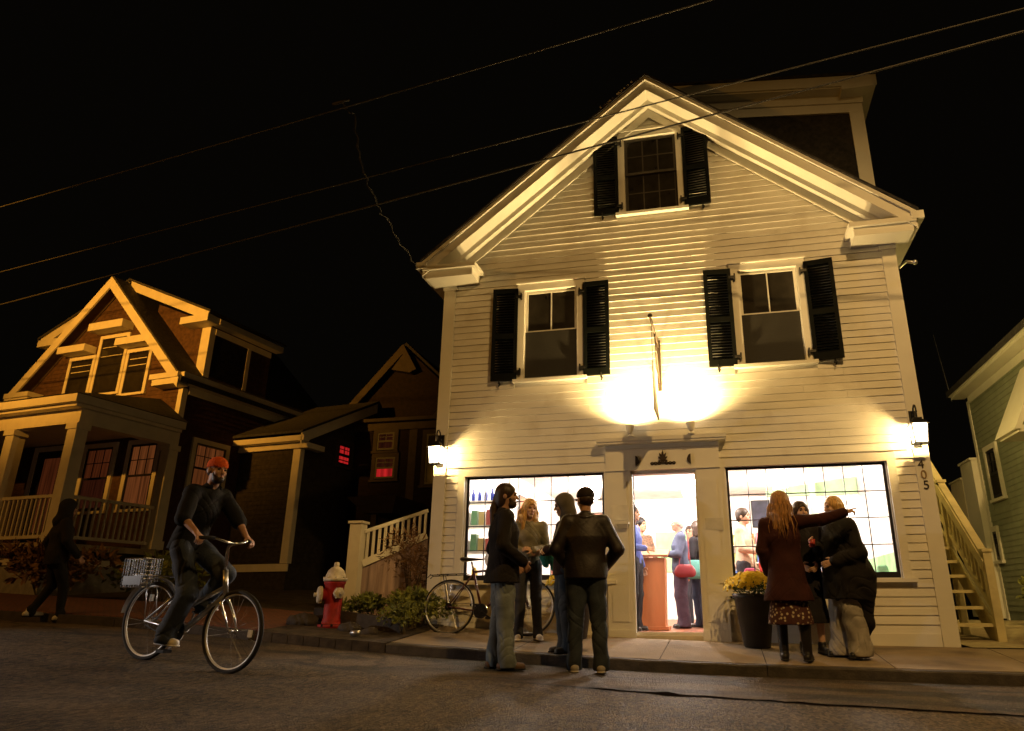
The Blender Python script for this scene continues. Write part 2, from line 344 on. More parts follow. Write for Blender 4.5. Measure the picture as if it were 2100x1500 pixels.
def slab(b, P, s0, s1, z0, z1, opens=(), d0=-0.14, d1=0.0, gable=None):
    xs = sorted({s0, s1, *[o[0] for o in opens], *[o[1] for o in opens]}); zs = sorted({z0, z1, *[o[2] for o in opens], *[o[3] for o in opens]})
    for a, c in zip(xs[:-1], xs[1:]):
        for e, f in zip(zs[:-1], zs[1:]):
            m, n = (a+c)/2, (e+f)/2
            if any(o[0] < m < o[1] and o[2] < n < o[3] for o in opens): continue
            pts = [P(a, d0, e), P(c, d0, e), P(c, d1, e), P(a, d1, e), P(a, d0, f), P(c, d0, f), P(c, d1, f), P(a, d1, f)]
            b.add(pts, [(0, 3, 2, 1), (4, 5, 6, 7), (0, 1, 5, 4), (1, 2, 6, 5), (2, 3, 7, 6), (3, 0, 4, 7)])
def wb(b, P, s0, s1, d0, d1, z0, z1):
    pts = [P(s0, d0, z0), P(s1, d0, z0), P(s1, d1, z0), P(s0, d1, z0), P(s0, d0, z1), P(s1, d0, z1), P(s1, d1, z1), P(s0, d1, z1)]
    b.add(pts, [(0, 3, 2, 1), (4, 5, 6, 7), (0, 1, 5, 4), (1, 2, 6, 5), (2, 3, 7, 6), (3, 0, 4, 7)])

# ================================================================== the white shop house
H = thing('shop_house', 'white clapboard two storey gabled shop with black shutters and brightly lit shop windows', 'house')
FP = lambda s, d, z: (s, -d, z)
RP = lambda s, d, z: (3.32+d, s, z); LP = lambda s, d, z: (-3.32-d, s, z)
DOOR = (-0.44, 0.40, 0.04, 2.12)
SWL = (-2.86, -0.83, 0.74, 2.17); SWR = (0.80, 2.83, 0.74, 2.17)
UWL = (-2.02, -1.20, 3.60, 5.02); UWR = (1.18, 2.00, 3.60, 5.02)   # rough openings inside casings
ATT = (-0.42, 0.40, 6.20, 7.55)
RIDGE, PITCH = 8.36, 0.806
w = MB()
slab(w, FP, -3.32, 3.32, -0.3, 5.3, [DOOR, SWL, SWR, UWL, UWR])
gz = lambda x: 8.12 - PITCH*abs(x)
for a, c in [(-3.32, ATT[0]), (ATT[1], 3.32)]:
    w.prism([(a, 0, 5.3), (c, 0, 5.3), (c, 0, max(5.3, gz(c))), (a, 0, max(5.3, gz(a)))], (0, 0.14, 0))
w.prism([(ATT[0], 0, 5.3), (ATT[1], 0, 5.3), (ATT[1], 0, ATT[2]), (ATT[0], 0, ATT[2])], (0, 0.14, 0))
w.prism([(ATT[0], 0, ATT[3]), (ATT[1], 0, ATT[3]), (ATT[1], 0, gz(ATT[1])), (0, 0, gz(0)), (ATT[0], 0, gz(ATT[0]))], (0, 0.14, 0))
w.box(-3.32, -3.18, 0.14, 9, -0.3, 5.4); w.box(3.18, 3.32, 0.14, 9, -0.3, 5.4); w.box(-3.18, 3.18, 8.86, 9, -0.3, 5.4)
w.build('wall', M['white'], H)
opens = [(-0.80, 0.74, -0.3, 2.62), (SWL[0]-0.10, SWL[1]+0.12, SWL[2]-0.09, SWL[3]+0.10), (SWR[0]-0.12, SWR[1]+0.10, SWR[2]-0.09, SWR[3]+0.10)]
opens += [(o[0]-0.14, o[1]+0.14, o[2]-0.10, o[3]+0.13) for o in (UWL, UWR, ATT)]
cb = MB(); GB = lambda z: (-(8.02-z)/PITCH+0.02, (8.02-z)/PITCH-0.02)
lap(cb, FP, -3.16, 3.16, 0.10, 7.66, opens, 0.105, 0.021, GB); cu_ = MB(); lap(cu_, FP, -3.16, 3.16, 7.66, 7.95, opens, 0.105, 0.021, GB); cu_.build('peak_siding', M['white'], H)
cb.build('clapboard_siding', M['white'], H)
for P_ in (RP, LP): cb = MB(); lap(cb, P_, 0.17, 9, 0.1, 5.2, (), 0.105, 0.02); cb.build('clapboard_siding', M['white'], H)
t = MB()
for sx in (-1, 1):
    a, c = sorted((sx*3.16, sx*3.345)); t.box(a, c, -0.034, 0.0, -0.12, 5.14)                 # corner boards, front leaf
    a, c = sorted((sx*3.322, sx*3.354)); t.box(a, c, 0.002, 0.17, -0.12, 5.14)
    a, c = sorted((sx*3.13, sx*3.36)); t.box(a, c, -0.045, 0.0, 5.14, 5.21)                   # cap under the return
    # eave return
    a, c = sorted((sx*2.76, sx*3.52)); t.box(a, c, -0.40, -0.006, 5.21, 5.33)
    a, c = sorted((sx*2.70, sx*3.56)); t.box(a, c, -0.45, -0.004, 5.332, 5.40)
    t.prism([(sx*2.74, -0.43, 5.402), (sx*3.40, -0.43, 5.402), (sx*3.40, -0.02, 5.58), (sx*2.98, -0.02, 5.58)], (0, 0, 0.006))
t.box(-3.155, 3.155, -0.026, 0.0, -0.12, 0.098)                                              # water table
t.build('corner_board', M['trim'], H)
# rakes: fascia, crown, soffit, frieze
rk = MB()
def rake(b, sx, xa, xb, za, zb, y0, y1):
    """band along the slope; za, zb are the heights of its lower and upper edge at the ridge"""
    f = lambda x, z: z - PITCH*abs(x)
    P4 = [(sx*xa, f(xa, za)), (sx*xb, f(xb, za)), (sx*xb, f(xb, zb)), (sx*xa, f(xa, zb))]
    b.prism([(x, y0, z) for x, z in P4], (0, y1-y0, 0))
for sx in (-1, 1):
    rake(rk, sx, 0, 3.56, 8.12, 8.34, -0.42, -0.39)        # fascia
    rake(rk, sx, 0, 3.57, 8.29, 8.355, -0.455, -0.421)     # crown strip
    rake(rk, sx, 0, 3.50, 8.155, 8.18, -0.389, -0.10)      # soffit
    rake(rk, sx, 0, 3.30, 8.06, 8.152, -0.135, -0.035)     # bed mould
    rake(rk, sx, 0, 3.15, 7.90, 8.154, -0.034, -0.002)     # frieze
    rake(rk, sx, 0, 3.12, 7.88, 7.915, -0.052, -0.0345)
rk.build('rake_trim', M['trim'], H)
rf = MB()
for sx in (-1, 1):
    f = lambda x, z: z - PITCH*abs(x)
    rf.prism([(0, -0.47, 8.37), (sx*3.60, -0.47, f(3.60, 8.37)), (sx*3.60, -0.47, f(3.60, 8.41)), (0, -0.47, 8.41)], (0, 9.6, 0))
    rf.prism([(0, -0.386, 8.182), (sx*3.50, -0.386, f(3.50, 8.182)), (sx*3.50, -0.386, f(3.50, 8.365)), (0, -0.386, 8.365)], (0, 9.3, 0))
rf.build('roof', M['roof'], H)
for sx in (-1, 1):
    eav = MB(); a, c = sorted((sx*3.36, sx*3.585)); eav.box(a, c, -0.38, 9.1, 5.25, 5.335)
    a, c = sorted((sx*3.50, sx*3.66)); eav.box(a, c, -0.46, 9.1, 5.36, 5.47)
    eav.build('gutter', M['trim'], H)
rv = MB()
for k in range(60):
    s = random.random(); x = -0.15-0.6*s; z = 8.41-PITCH*abs(x); y = -0.47+random.uniform(-0.02, 0.05)
    a = random.uniform(0, 6.28); l = random.uniform(0.02, 0.06)
    rv.add([(x, y, z), (x+l*math.cos(a), y-0.01, z+0.7*l*math.sin(a)), (x+0.02*math.sin(a), y-0.02, z+0.02)], [(0, 1, 2)])
rv.build('roof_moss', mat('roof_moss', (0.08, 0.05, 0.02), 0.9, var=0.4), H)
# shed dormer on the right slope
dm = MB(); dm.prism([(0.1, 0.40, 8.2), (3.30, 0.40, 5.2), (3.30, 0.40, 8.08), (0.1, 0.40, 8.42)], (0, 6, 0))
D = dm.build('dormer', M['shingle_dark'], H)
dt = MB(); sl = -0.105
dz = lambda x, z: z + sl*x
def dband(xa, xb, za, zb, y0, y1): dt.prism([(xa, y0, dz(xa, za)), (xb, y0, dz(xb, za)), (xb, y0, dz(xb, zb)), (xa, y0, dz(xa, zb))], (0, y1-y0, 0))
dband(-0.1, 3.52, 8.42, 8.60, 0.12, 0.15); dband(-0.1, 3.48, 8.40, 8.43, 0.152, 0.39); dband(-0.1, 3.34, 8.26, 8.398, 0.33, 0.398); dband(-0.1, 3.30, 8.10, 8.258, 0.36, 0.398)
dt.prism([(3.00, 0.10, 8.02), (3.46, 0.10, 8.02), (3.46, 0.10, 8.10), (3.00, 0.10, 8.10)], (0, 0.26, 0))
dt.box(3.12, 3.325, 0.362, 0.398, 5.7, 8.02); dt.box(3.302, 3.33, 0.40, 0.62, 5.4, 8.05); dt.box(3.335, 3.50, 0.13, 6.5, 8.03, 8.10); dt.box(3.48, 3.525, 0.125, 6.5, 8.101, 8.24)
dt.build('dormer_trim', M['trim'], D)
dr = MB(); dr.prism([(-0.15, 0.09, dz(-.15, 8.604)), (3.56, 0.09, dz(3.56, 8.604)), (3.56, 0.09, dz(3.56, 8.64)), (-0.15, 0.09, dz(-.15, 8.64))], (0, 6.5, 0)); dr.build('dormer_roof', M['roof'], D)

# upper windows
def upper_window(o, cols, rows, name='window', tilt=(0.0, 0.0)):
    x0, x1, z0, z1 = o; c = MB(); xm = (x0+x1)/2
    c.box(x0-0.115, x0, -0.040, 0, z0-0.02, z1+0.11); c.box(x1, x1+0.115, -0.040, 0, z0-0.02, z1+0.11); c.box(x0, x1, -0.040, 0, z1, z1+0.11)
    c.box(x0-0.135, x1+0.135, -0.062, 0, z1+0.111, z1+0.135)
    wdw = c.build(name, M['trim'], H)
    s = MB(); s.box(x0-0.15, x1+0.15, -0.085, -0.001, z0-0.065, z0-0.021); s.build('sill', M['trim'], wdw)
    sa = MB(); zm = z0 + (z1-z0)*0.52
    for (a, e, y) in ((zm-0.02, z1, 0.02), (z0, zm+0.02, 0.045)):
        sa.box(x0, x0+0.045, y, y+0.024, a, e); sa.box(x1-0.045, x1, y, y+0.024, a, e); sa.box(x0+0.045, x1-0.045, y, y+0.024, a, a+0.045); sa.box(x0+0.045, x1-0.045, y, y+0.024, e-0.045, e)
        if cols > 1 and (y < 0.03 or rows > 1):
            for k in range(1, cols): xx = x0+0.045+(x1-x0-0.09)*k/cols; sa.box(xx-0.009, xx+0.009, y+0.004, y+0.02, a+0.045, e-0.045)
            if rows > 1: zz = (a+e)/2; sa.box(x0+0.045, x1-0.045, y+0.005, y+0.019, zz-0.009, zz+0.009)
    sa.build('sash', M['trim'] if cols == 2 else mat('dull_sash', (0.055, 0.047, 0.035), 0.6), wdw)
    pn = MB(); pn.box(x0+0.01, x1-0.01, 0.034, 0.037, zm, z1-0.01); pn.box(x0+0.01, x1-0.01, 0.057, 0.060, z0+0.01, zm+0.01); pn.build('pane', M['darkpane'], wdw)
    if cols == 2: sc = MB(); sc.box(x0+0.012, x1-0.012, 0.006, 0.008, z0+0.02, zm); sc.build('screen', M['screen'], wdw)
    if cols == 2:
        jb = MB(); jb.box(x0+0.002, x0+0.012, 0.0, 0.10, z0, z1); jb.box(x1-0.012, x1-0.002, 0.0, 0.10, z0, z1); jb.build('jamb', M['trim'], wdw)
    for sx, tl in ((-1, tilt[0]), (1, tilt[1])):
        wS = 0.39; hx = x0-0.10 if sx < 0 else x1+0.10; zb, zt = z0-0.03, z1+0.035
        sh = MB(); f = lambda a, c_, y0, y1, e, g: sh.box(min(sx*a, sx*c_), max(sx*a, sx*c_), y0, y1, e, g)
        f(0, 0.055, -0.038, 0, zb, zt); f(wS-0.055, wS, -0.038, 0, zb, zt); zmid = zb+(zt-zb)*0.47
        for a, e in ((zb, zb+0.10), (zmid-0.04, zmid+0.04), (zt-0.075, zt)): f(0.055, wS-0.055, -0.038, 0, a, e)
        for a, e in ((zb+0.10, zmid-0.04), (zmid+0.04, zt-0.075)):
            n = int((e-a)/0.042)
            for k in range(n):
                zc = a+(k+0.5)*(e-a)/n
                sh.prism([(sx*0.055, -0.034, zc-0.020), (sx*(wS-0.055), -0.034, zc-0.020), (sx*(wS-0.055), -0.004, zc+0.022), (sx*0.055, -0.004, zc+0.022)], (0, 0.004, 0.006))
        so = sh.build('shutter', M['shutter'], wdw); so.location = (hx, -0.035, 0); so.rotation_euler = (0, 0, -sx*tl)
        for zz in (zb+0.13, zt-0.14):
            hg = MB(); a = hx-sx*0.065; hg.box(min(a, hx+sx*0.03), max(a, hx+sx*0.03), -0.088, -0.0415, zz-0.018, zz+0.018); hg.box(min(a, a+sx*0.02), max(a, a+sx*0.02), -0.0885, -0.041, zz-0.05, zz+0.05); hg.build('hinge', M['iron'], wdw)
        dg = MB(); xx = hx+sx*0.26; dg.box(xx-0.012, xx+0.012, -0.085, -0.022, zb-0.045, zb-0.02); dg.tube([(xx, -0.085, zb-0.09), (xx+0.02, -0.085, zb-0.05), (xx, -0.085, zb-0.02), (xx, -0.085, zb+0.03)], 0.011, 6); dg.build('shutter_dog', M['iron'], wdw)
    return wdw
upper_window(UWL, 2, 1, tilt=(0.10, 0.03)); upper_window(UWR, 2, 1, tilt=(0.06, 0.16)); upper_window(ATT, 3, 2, tilt=(0.04, 0.12))

# shop windows
def shop_window(o):
    x0, x1, z0, z1 = o; c = MB()
    c.box(x0-0.10, x0, -0.042, 0, z0-0.01, z1+0.10); c.box(x1, x1+0.10, -0.042, 0, z0-0.01, z1+0.10); c.box(x0, x1, -0.042, 0, z1, z1+0.10)
    c.box(x0+0.001, x0+0.012, 0.0, 0.14, z0, z1); c.box(x1-0.012, x1-0.001, 0.0, 0.14, z0, z1)
    wdw = c.build('shop_window', M['trim'], H)
    s = MB(); s.box(x0-0.15, x1+0.15, -0.085, -0.001, z0-0.055, z0-0.011); s.build('sill', M['trim'], wdw)
    f = MB(); a, e = x0+0.013, x1-0.013
    f.box(a, a+0.032, 0.055, 0.095, z0+0.001, z1-0.001); f.box(e-0.032, e, 0.055, 0.095, z0+0.001, z1-0.001); f.box(a+0.032, e-0.032, 0.055, 0.095, z1-0.03, z1-0.001); f.box(a+0.032, e-0.032, 0.05, 0.10, z0+0.001, z0+0.07)
    f.build('frame', M['frame_black'], wdw)
    m = MB()
    for k in range(1, 8): xx = a+0.032+(e-a-0.064)*k/8; m.box(xx-0.005, xx+0.005, 0.062, 0.088, z0+0.07, z1-0.03)
    for k in range(1, 4): zz = z0+0.07+(z1-z0-0.10)*k/4; m.box(a+0.032, e-0.032, 0.064, 0.086, zz-0.006, zz+0.006)
    m.build('muntin', M['frame_black'], wdw)
    p = MB(); p.box(a+0.03, e-0.03, 0.073, 0.077, z0+0.06, z1-0.02); p.build('pane', M['glass'], wdw)
shop_window(SWL); shop_window(SWR)
# doorway surround
d = MB()
d.box(-0.80, -0.46, -0.055, 0, -0.10, 2.16); d.box(0.42, 0.74, -0.055, 0, -0.10, 2.16)                # pilasters
d.box(-0.459, -0.44, -0.04, 0.14, 0.0, 2.12); d.box(0.40, 0.419, -0.04, 0.14, 0.0, 2.12)
d.box(-0.74, -0.52, -0.066, -0.0555, 0.22, 2.02); d.box(0.48, 0.68, -0.066, -0.0555, 0.22, 2.02)
d.box(-0.80, -0.44, -0.075, -0.0556, -0.10, 0.12); d.box(0.40, 0.74, -0.075, -0.0556, -0.10, 0.12)
d.box(-0.80, 0.74, -0.07, 0, 2.161, 2.46); d.box(-0.805, 0.745, -0.078, -0.0705, 2.162, 2.175)
d.box(-0.80, 0.74, -0.085, 0, 2.462, 2.515)
ds = d.build('door_surround', M['trim'], H)
h = MB(); h.box(-0.90, 0.84, -0.185, 0, 2.517, 2.545); h.box(-0.91, 0.85, -0.20, 0, 2.547, 2.60); h.build('hood_shelf', M['trim'], ds)
th = MB(); th.box(-0.437, 0.397, -0.06, 0.13, -0.02, 0.055); th.build('threshold', mat('threshold', (0.62, 0.56, 0.45), 0.5), ds)
em = MB()
def leaf(b, cx, cz, ang, l, wd, y=-0.078):
    ca, sa_ = math.cos(ang), math.sin(ang); P_ = []
    for tt, ww in ((0, 0.25), (0.35, 1), (0.7, 0.7), (1, 0)):
        P_.append((cx + ca*l*tt - sa_*wd*ww, cz + sa_*l*tt + ca*wd*ww))
    for tt, ww in ((0.7, 0.7), (0.35, 1), (0, 0.25)):
        P_.append((cx + ca*l*tt + sa_*wd*ww, cz + sa_*l*tt - ca*wd*ww))
    b.prism([(x, y-0.014, z) for x, z in P_], (0, 0.0135, 0))
for k, (dx, zz, ang, l) in enumerate([(0, 2.30, 90, .13), (.0, 2.30, 62, .10), (0, 2.30, 118, .10), (0, 2.29, 35, .08), (0, 2.29, 145, .08), (0, 2.26, 20, .07), (0, 2.26, 160, .07)]): leaf(em, -0.01+dx, zz, R(ang), l, 0.018, -0.071-0.0005*k)
for sx in (-1, 1):
    for k in range(3):
        cx = -0.01+sx*(0.05+0.048*k); em.tube([(cx+0.021*math.cos(a), -0.078, 2.245+0.017*math.sin(a)) for a in np.linspace(0, 6.28, 11)[:-1]], 0.0065, 5, closed=True)
em.box(-0.17, 0.15, -0.083, -0.0705, 2.236, 2.246)
em.build('carved_emblem', M['rust'], ds)
hk = MB()
for sx, cx in ((-1, -0.385), (1, 0.365)):
    hk.prism([(cx, -0.0705, 2.36), (cx, -0.0705, 2.22), (cx-sx*0.05, -0.0705, 2.26), (cx-sx*0.05, -0.0705, 2.30), (cx-sx*0.03, -0.0705, 2.345)], (0, -0.02, 0))
hk.build('bracket_ornament', M['rust'], ds)
# house number down the right corner board
for ch, zz, cx in (('4', 2.055, 3.225), ('0', 1.925, 3.24), ('5', 1.795, 3.25)):
    cu = bpy.data.curves.new('house_number', 'FONT'); cu.body = ch; cu.size = 0.155; cu.extrude = 0.005; cu.align_x = 'CENTER'
    tmp = bpy.data.objects.new('tmp', cu); COL.objects.link(tmp); bpy.context.view_layer.update()
    me = bpy.data.meshes.new_from_object(tmp.evaluated_get(bpy.context.evaluated_depsgraph_get())); bpy.data.objects.remove(tmp)
    me.materials.clear(); me.materials.append(M['rust'] if ch != '0' else mat('brass_number', (0.30, 0.20, 0.09), 0.5, 0.3))
    o = bpy.data.objects.new('house_number', me); link(o, H); o.location = (cx, -0.041, zz); o.rotation_euler = (R(90), 0, 0); o['label'] = 'house number digit ' + ch
# notices and letter shelf by the door
nb = MB(); nb.box(-0.745, -0.50, -0.080, -0.068, 1.50, 1.70); tag(nb.build('paper_notice', mat('paper', (0.72, 0.70, 0.62), 0.8)), 'white paper notice taped left of the open doorway', 'notice')
nb = MB(); nb.add([(0.50, -0.0685, 1.50), (0.74, -0.0695, 1.50), (0.73, -0.0755, 1.34), (0.52, -0.069, 1.36)], [(0, 1, 2, 3)]); nb.box(0.505, 0.735, -0.0705, -0.0675, 1.36, 1.49); tag(nb.build('paper_notice', mat('clear_sleeve', (0.66, 0.64, 0.56), 0.25)), 'pale curling notice sheet taped right of the open doorway', 'notice')
lt = thing('letter_shelf', 'small white bracket shelf on the pilaster left of the doorway', 'letter shelf', (-0.58, -0.07, 1.42))
q = MB(); q.box(-0.09, 0.09, -0.11, 0.0, 0.02, 0.045); q.build('shelf_board', M['trim'], lt); q = MB(); q.prism([(-0.07, 0, -0.03), (-0.07, -0.09, 0.018), (-0.07, 0, 0.018)], (0.14, 0, 0)); q.build('bracket', M['trim'], lt)

# interior of the shop (part of the house)
I = MB(); I.box(-3.17, 3.17, 0.141, 7.5, -0.05, 0.06); fl = I.build('floor', mat('shop_floor', (0.28, 0.10, 0.05), 0.45, var=0.3, vscale=5, stretch=(6, 0.5, 1)), H)
I = MB(); I.box(-3.17, 3.17, 0.141, 7.5, 2.78, 2.86); I.build('ceiling', mat('ceiling_white', (0.80, 0.79, 0.76), 0.8), H)
I = MB(); I.box(-3.17, 3.17, 7.5, 7.6, 0.06, 2.78); I.box(-3.178, -3.165, 0.142, 7.5, 0.06, 2.78); I.box(3.165, 3.178, 0.142, 7.5, 1.15, 2.78); I.build('interior_wall', mat('interior_white', (0.76, 0.74, 0.72), 0.8), H)
I = MB(); I.box(3.163, 3.177, 0.143, 7.49, 0.06, 1.149); I.box(1.0, 3.1, 7.47, 7.499, 0.06, 1.5); I.box(-0.85, -0.1, 7.46, 7.49, 1.1, 2.0); I.build('green_panel', mat('interior_green', (0.30, 0.55, 0.28), 0.8), H)
I = MB(); I.box(2.2, 2.3, 3.0, 3.1, 0.06, 2.78); I.prism([(1.55, 4.0, 2.30), (3.15, 4.0, 2.30), (3.15, 4.0, 2.62), (1.55, 4.0, 2.40)], (0, 0.1, 0)); I.build('green_beam', mat('beam_green', (0.42, 0.62, 0.38), 0.8), H)
def lamp(name, kind, loc, power, col, parent=None, rot=None, radius=0.03, size=0.5, sizey=None, spot=90, blend=0.6):
    l = bpy.data.lights.new(name, kind); l.energy = power; l.color = col
    if kind == 'AREA':
        l.shape = 'RECTANGLE'; l.size = size; l.size_y = sizey or size
    else: l.shadow_soft_size = radius
    if kind == 'SPOT': l.spot_size = R(spot); l.spot_blend = blend
    o = bpy.data.objects.new(name, l); o.location = loc
    if rot is not None: o.rotation_euler = rot
    return link(o, parent)
def aim(v): return Vector(v).to_track_quat('-Z', 'Y').to_euler()

# ------------------------------------------------------------------ corner lanterns
def lantern(x, label):
    t = thing('wall_lantern', label, 'lantern', (x, -0.036, 2.50), 0, 'lanterns on the corner boards')
    q = MB(); q.box(-0.05, 0.05, -0.012, 0, -0.17, 0.30); q.build('back_plate', M['iron'], t)
    q = MB(); pts = [(0, -0.012, 0.20)] + [(0, -0.10-0.085*math.cos(a), 0.25+0.10*math.sin(a)) for a in np.linspace(math.pi*1.02, -0.1, 12)] + [(0, -0.16, 0.19), (0, -0.13, 0.13)]
    pts = [(0, -0.012, 0.16), (0, -0.02, 0.24), (0, -0.05, 0.32), (0, -0.10, 0.355), (0, -0.15, 0.335), (0, -0.17, 0.29), (0, -0.165, 0.24), (0, -0.15, 0.17)]
    q.tube(pts, 0.011, 8); q.ball((0, -0.165, 0.255), 0.016); q.build('bracket', M['iron'], t, True)
    q = MB(); c = (0, -0.15, 0)
    def sq(r, z): return [(-r, -0.15-r, z), (r, -0.15-r, z), (r, -0.15+r, z), (-r, -0.15+r, z)]
    a, b_ = sq(0.115, 0.085), sq(0.045, 0.155); q.add(a+b_, [(0, 1, 5, 4), (1, 2, 6, 5), (2, 3, 7, 6), (3, 0, 4, 7), (4, 5, 6, 7), (3, 2, 1, 0)])
    q.box(-0.05, 0.05, -0.20, -0.10, 0.156, 0.172); q.build('cap', M['iron'], t)
    q = MB()
    for sx in (-1, 1):
        for sy in (-1, 1): q.obox((sx*0.075, -0.15+sy*0.075, -0.15), (sx*0.095, -0.15+sy*0.095, 0.084), 0.012, 0.012)
    q.box(-0.085, 0.085, -0.235, -0.065, -0.165, -0.151); q.ball((0, -0.15, -0.17), 0.014); q.build('cage', M['iron'], t)
    q = MB(); a, b_ = sq(0.074, -0.150), sq(0.093, 0.084); q.add(a+b_, [(0, 1, 5, 4), (1, 2, 6, 5), (3, 0, 4, 7)]); q.build('lantern_glass', M['lampglass'], t)
    q = MB(); q.ball((0, -0.15, -0.03), (0.022, 0.022, 0.04)); q.build('bulb', emit('lantern_bulb', (1, 0.8, 0.5), 40), t, True)
    lamp('lantern_light', 'POINT', (0, -0.15, -0.02), P_LANTERN, C_WARM, t, radius=0.03)
lantern(-3.255, 'lit black gooseneck lantern on the corner board nearest the parked bicycle')
lantern(3.225, 'lit black gooseneck lantern on the corner board above the house number')

# ------------------------------------------------------------------ hanging sign, its bracket and the two floodlights
t = thing('sign_bracket', 'dark iron scroll bracket on the wall above the doorway hood', 'bracket', (-0.01, -0.022, 3.70))
q = MB(); q.box(-0.03, 0.03, -0.012, 0, -0.42, 0.34); q.build('wall_plate', M['rust'], t)
q = MB(); q.tube([(0, -0.01, 0.24), (0, -0.5, 0.255), (0, -1.12, 0.27)], 0.017, 8); q.ball((0, -1.13, 0.27), 0.032)
q.tube([(0, -0.012, -0.30), (0, -0.30, 0.02), (0, -0.55, 0.25)], 0.010, 7)
q.tube([(0, -0.30+0.10*math.cos(a)*(1-a/14), 0.10+0.10*math.sin(a)*(1-a/14)) for a in np.linspace(0, 10, 30)], 0.009, 6); q.build('arm', M['rust'], t, True)
t = thing('hanging_sign', 'white painted signboard hanging edge-on over the doorway hood', 'sign', (-0.01, -0.62, 3.08))
q = MB(); q.box(-0.005, 0.005, -0.45, 0.15, -0.30, 0.28); q.build('board', M['trim'], t)
q = MB(); q.box(-0.006, 0.006, -0.46, -0.4505, -0.32, 0.30); q.box(-0.006, 0.006, 0.1505, 0.16, -0.32, 0.30); q.box(-0.010, 0.010, -0.45, 0.15, 0.2805, 0.31); q.box(-0.010, 0.010, -0.45, 0.15, -0.33, -0.3005); q.build('moulding', M['trim'], t)
q = MB()
for yy in (-0.40, 0.10): q.tube([(0, yy, 0.31), (0, yy, 0.865)], 0.0045, 6)
q.build('hanging_rod', M['rust'], t)
def flood(x, aimv, label):
    t = thing('floodlight', label, 'floodlight', (x, -0.18, 2.602), 0, 'floodlights on the doorway hood')
    q = MB(); q.lathe([(0.05, 0), (0.05, 0.015), (0.03, 0.03)], n=14); q.tube([(0, 0, 0.03), (0.0, -0.02, 0.05), (0, -0.13, 0.065)], 0.010); q.build('base', M['trim'], t)
    av = Vector(aimv).normalized(); qn = av.to_track_quat('Z', 'Y').to_matrix().to_4x4()
    q = MB(); q.lathe([(0.020, -0.06), (0.032, -0.05), (0.05, 0.0), (0.062, 0.05), (0.064, 0.055), (0.058, 0.054), (0.045, 0.01), (0.0, 0.0)], n=18); q.xf(Matrix.Translation((0, -0.14, 0.075)) @ qn); q.build('lamp_head', M['trim'], t, True)
    q = MB(); q.lathe([(0.0, 0.02), (0.045, 0.02), (0.054, 0.045), (0.03, 0.06), (0.0, 0.063)], n=18); q.xf(Matrix.Translation((0, -0.14, 0.075)) @ qn); q.build('bulb', emit('flood_bulb', (1, 0.82, 0.55), 60), t, True)
    p = Vector((0, -0.14, 0.075)) + av*0.07
    lamp('flood_lamp', 'SPOT', p, P_FLOOD, C_WARM, t, aim(av), radius=0.035, spot=158, blend=1.0)
flood(-0.42, (0.06, 0.06, 0.9), 'lit floodlight on the doorway hood, nearer the group of four people')
flood(0.40, (-0.06, 0.06, 0.9), 'lit floodlight on the doorway hood, nearer the yellow flowers')
# ------------------------------------------------------------------ street lights beyond the frame
def street_lamp(loc, head, label, power, col, zb, target=None, fill=0.0):
    t = thing('street_lamp', label, 'street lamp', (loc[0], loc[1], zb))
    hv = Vector(head) - Vector((loc[0], loc[1], zb))
    q = MB(); q.tube([(0, 0, -0.3), (0, 0, hv.z+0.6)], [0.12, 0.07], 10); q.build('pole', M['old_board'], t)
    q = MB(); q.tube([(0, 0, hv.z+0.2), (hv.x*0.5, hv.y*0.5, hv.z+0.35), (hv.x, hv.y, hv.z+0.12)], 0.03, 8); q.build('arm', M['alu'], t)
    q = MB(); q.ball((hv.x, hv.y, hv.z+0.12), (0.22, 0.15, 0.08)); q.build('lamp_head', M['alu'], t, True)
    q = MB(); q.ball((hv.x, hv.y, hv.z+0.02), (0.10, 0.10, 0.06)); q.build('bulb', emit('street_bulb', col, 60), t, True)
    if target:
        lamp('street_spot', 'SPOT', (hv.x, hv.y, hv.z-0.10), power, col, t, aim(Vector(target)-Vector(head)), radius=0.10, spot=50 if fill else (78 if power > 2000 else 62), blend=1.0)
        if fill: lamp('street_light', 'POINT', (hv.x, hv.y, hv.z-0.12), fill, col, t, radius=0.10)
    else: lamp('street_light', 'POINT', (hv.x, hv.y, hv.z-0.10), power, col, t, radius=0.10)
street_lamp((-13.2, -10.2), (-12.6, -8.8, 6.6), 'wooden street lamp pole on the far side of the street to the left', P_STREET_LEFT, C_SODIUM, 0.4, (-12.8, 3.6, 7.7), 650.0)
street_lamp((5.0, -14.0), (4.2, -9.0, 9.4), 'tall wooden street lamp pole arching over the street behind the viewer', P_STREET_OVER, C_OVER, -0.3, (1.4, -0.5, 1.2), 0.0)
street_lamp((6.6, -5.2), (4.8, -3.6, 6.6), 'wooden street lamp pole by the kerb in front of the green house', P_STREET_RIGHT, C_STREET2, -0.3, (6.4, 5.8, 2.4), 0.0)
P_HEADLIGHT = 120.0
t = thing('headlight_stand_in', 'added low white lamp standing in for unseen car headlights on the left', 'post lamp', (-12.2, -5.2, 0.35))  # added lamp out of view, in place of car headlights
q = MB(); q.tube([(0, 0, -0.2), (0, 0, 1.1)], 0.05, 10); q.build('post', M['iron'], t)
q = MB(); q.lathe([(0.08, 1.1), (0.12, 1.15), (0.12, 1.17), (0.05, 1.175)], n=14); q.lathe([(0.14, 1.42), (0.10, 1.5), (0.0, 1.56)], n=14); q.build('lamp_head', M['iron'], t)
q = MB(); q.ball((0, 0, 1.29), (0.07, 0.07, 0.10)); q.build('bulb', emit('headlight_stand_in_bulb', (1, 0.95, 0.9), 30), t, True)
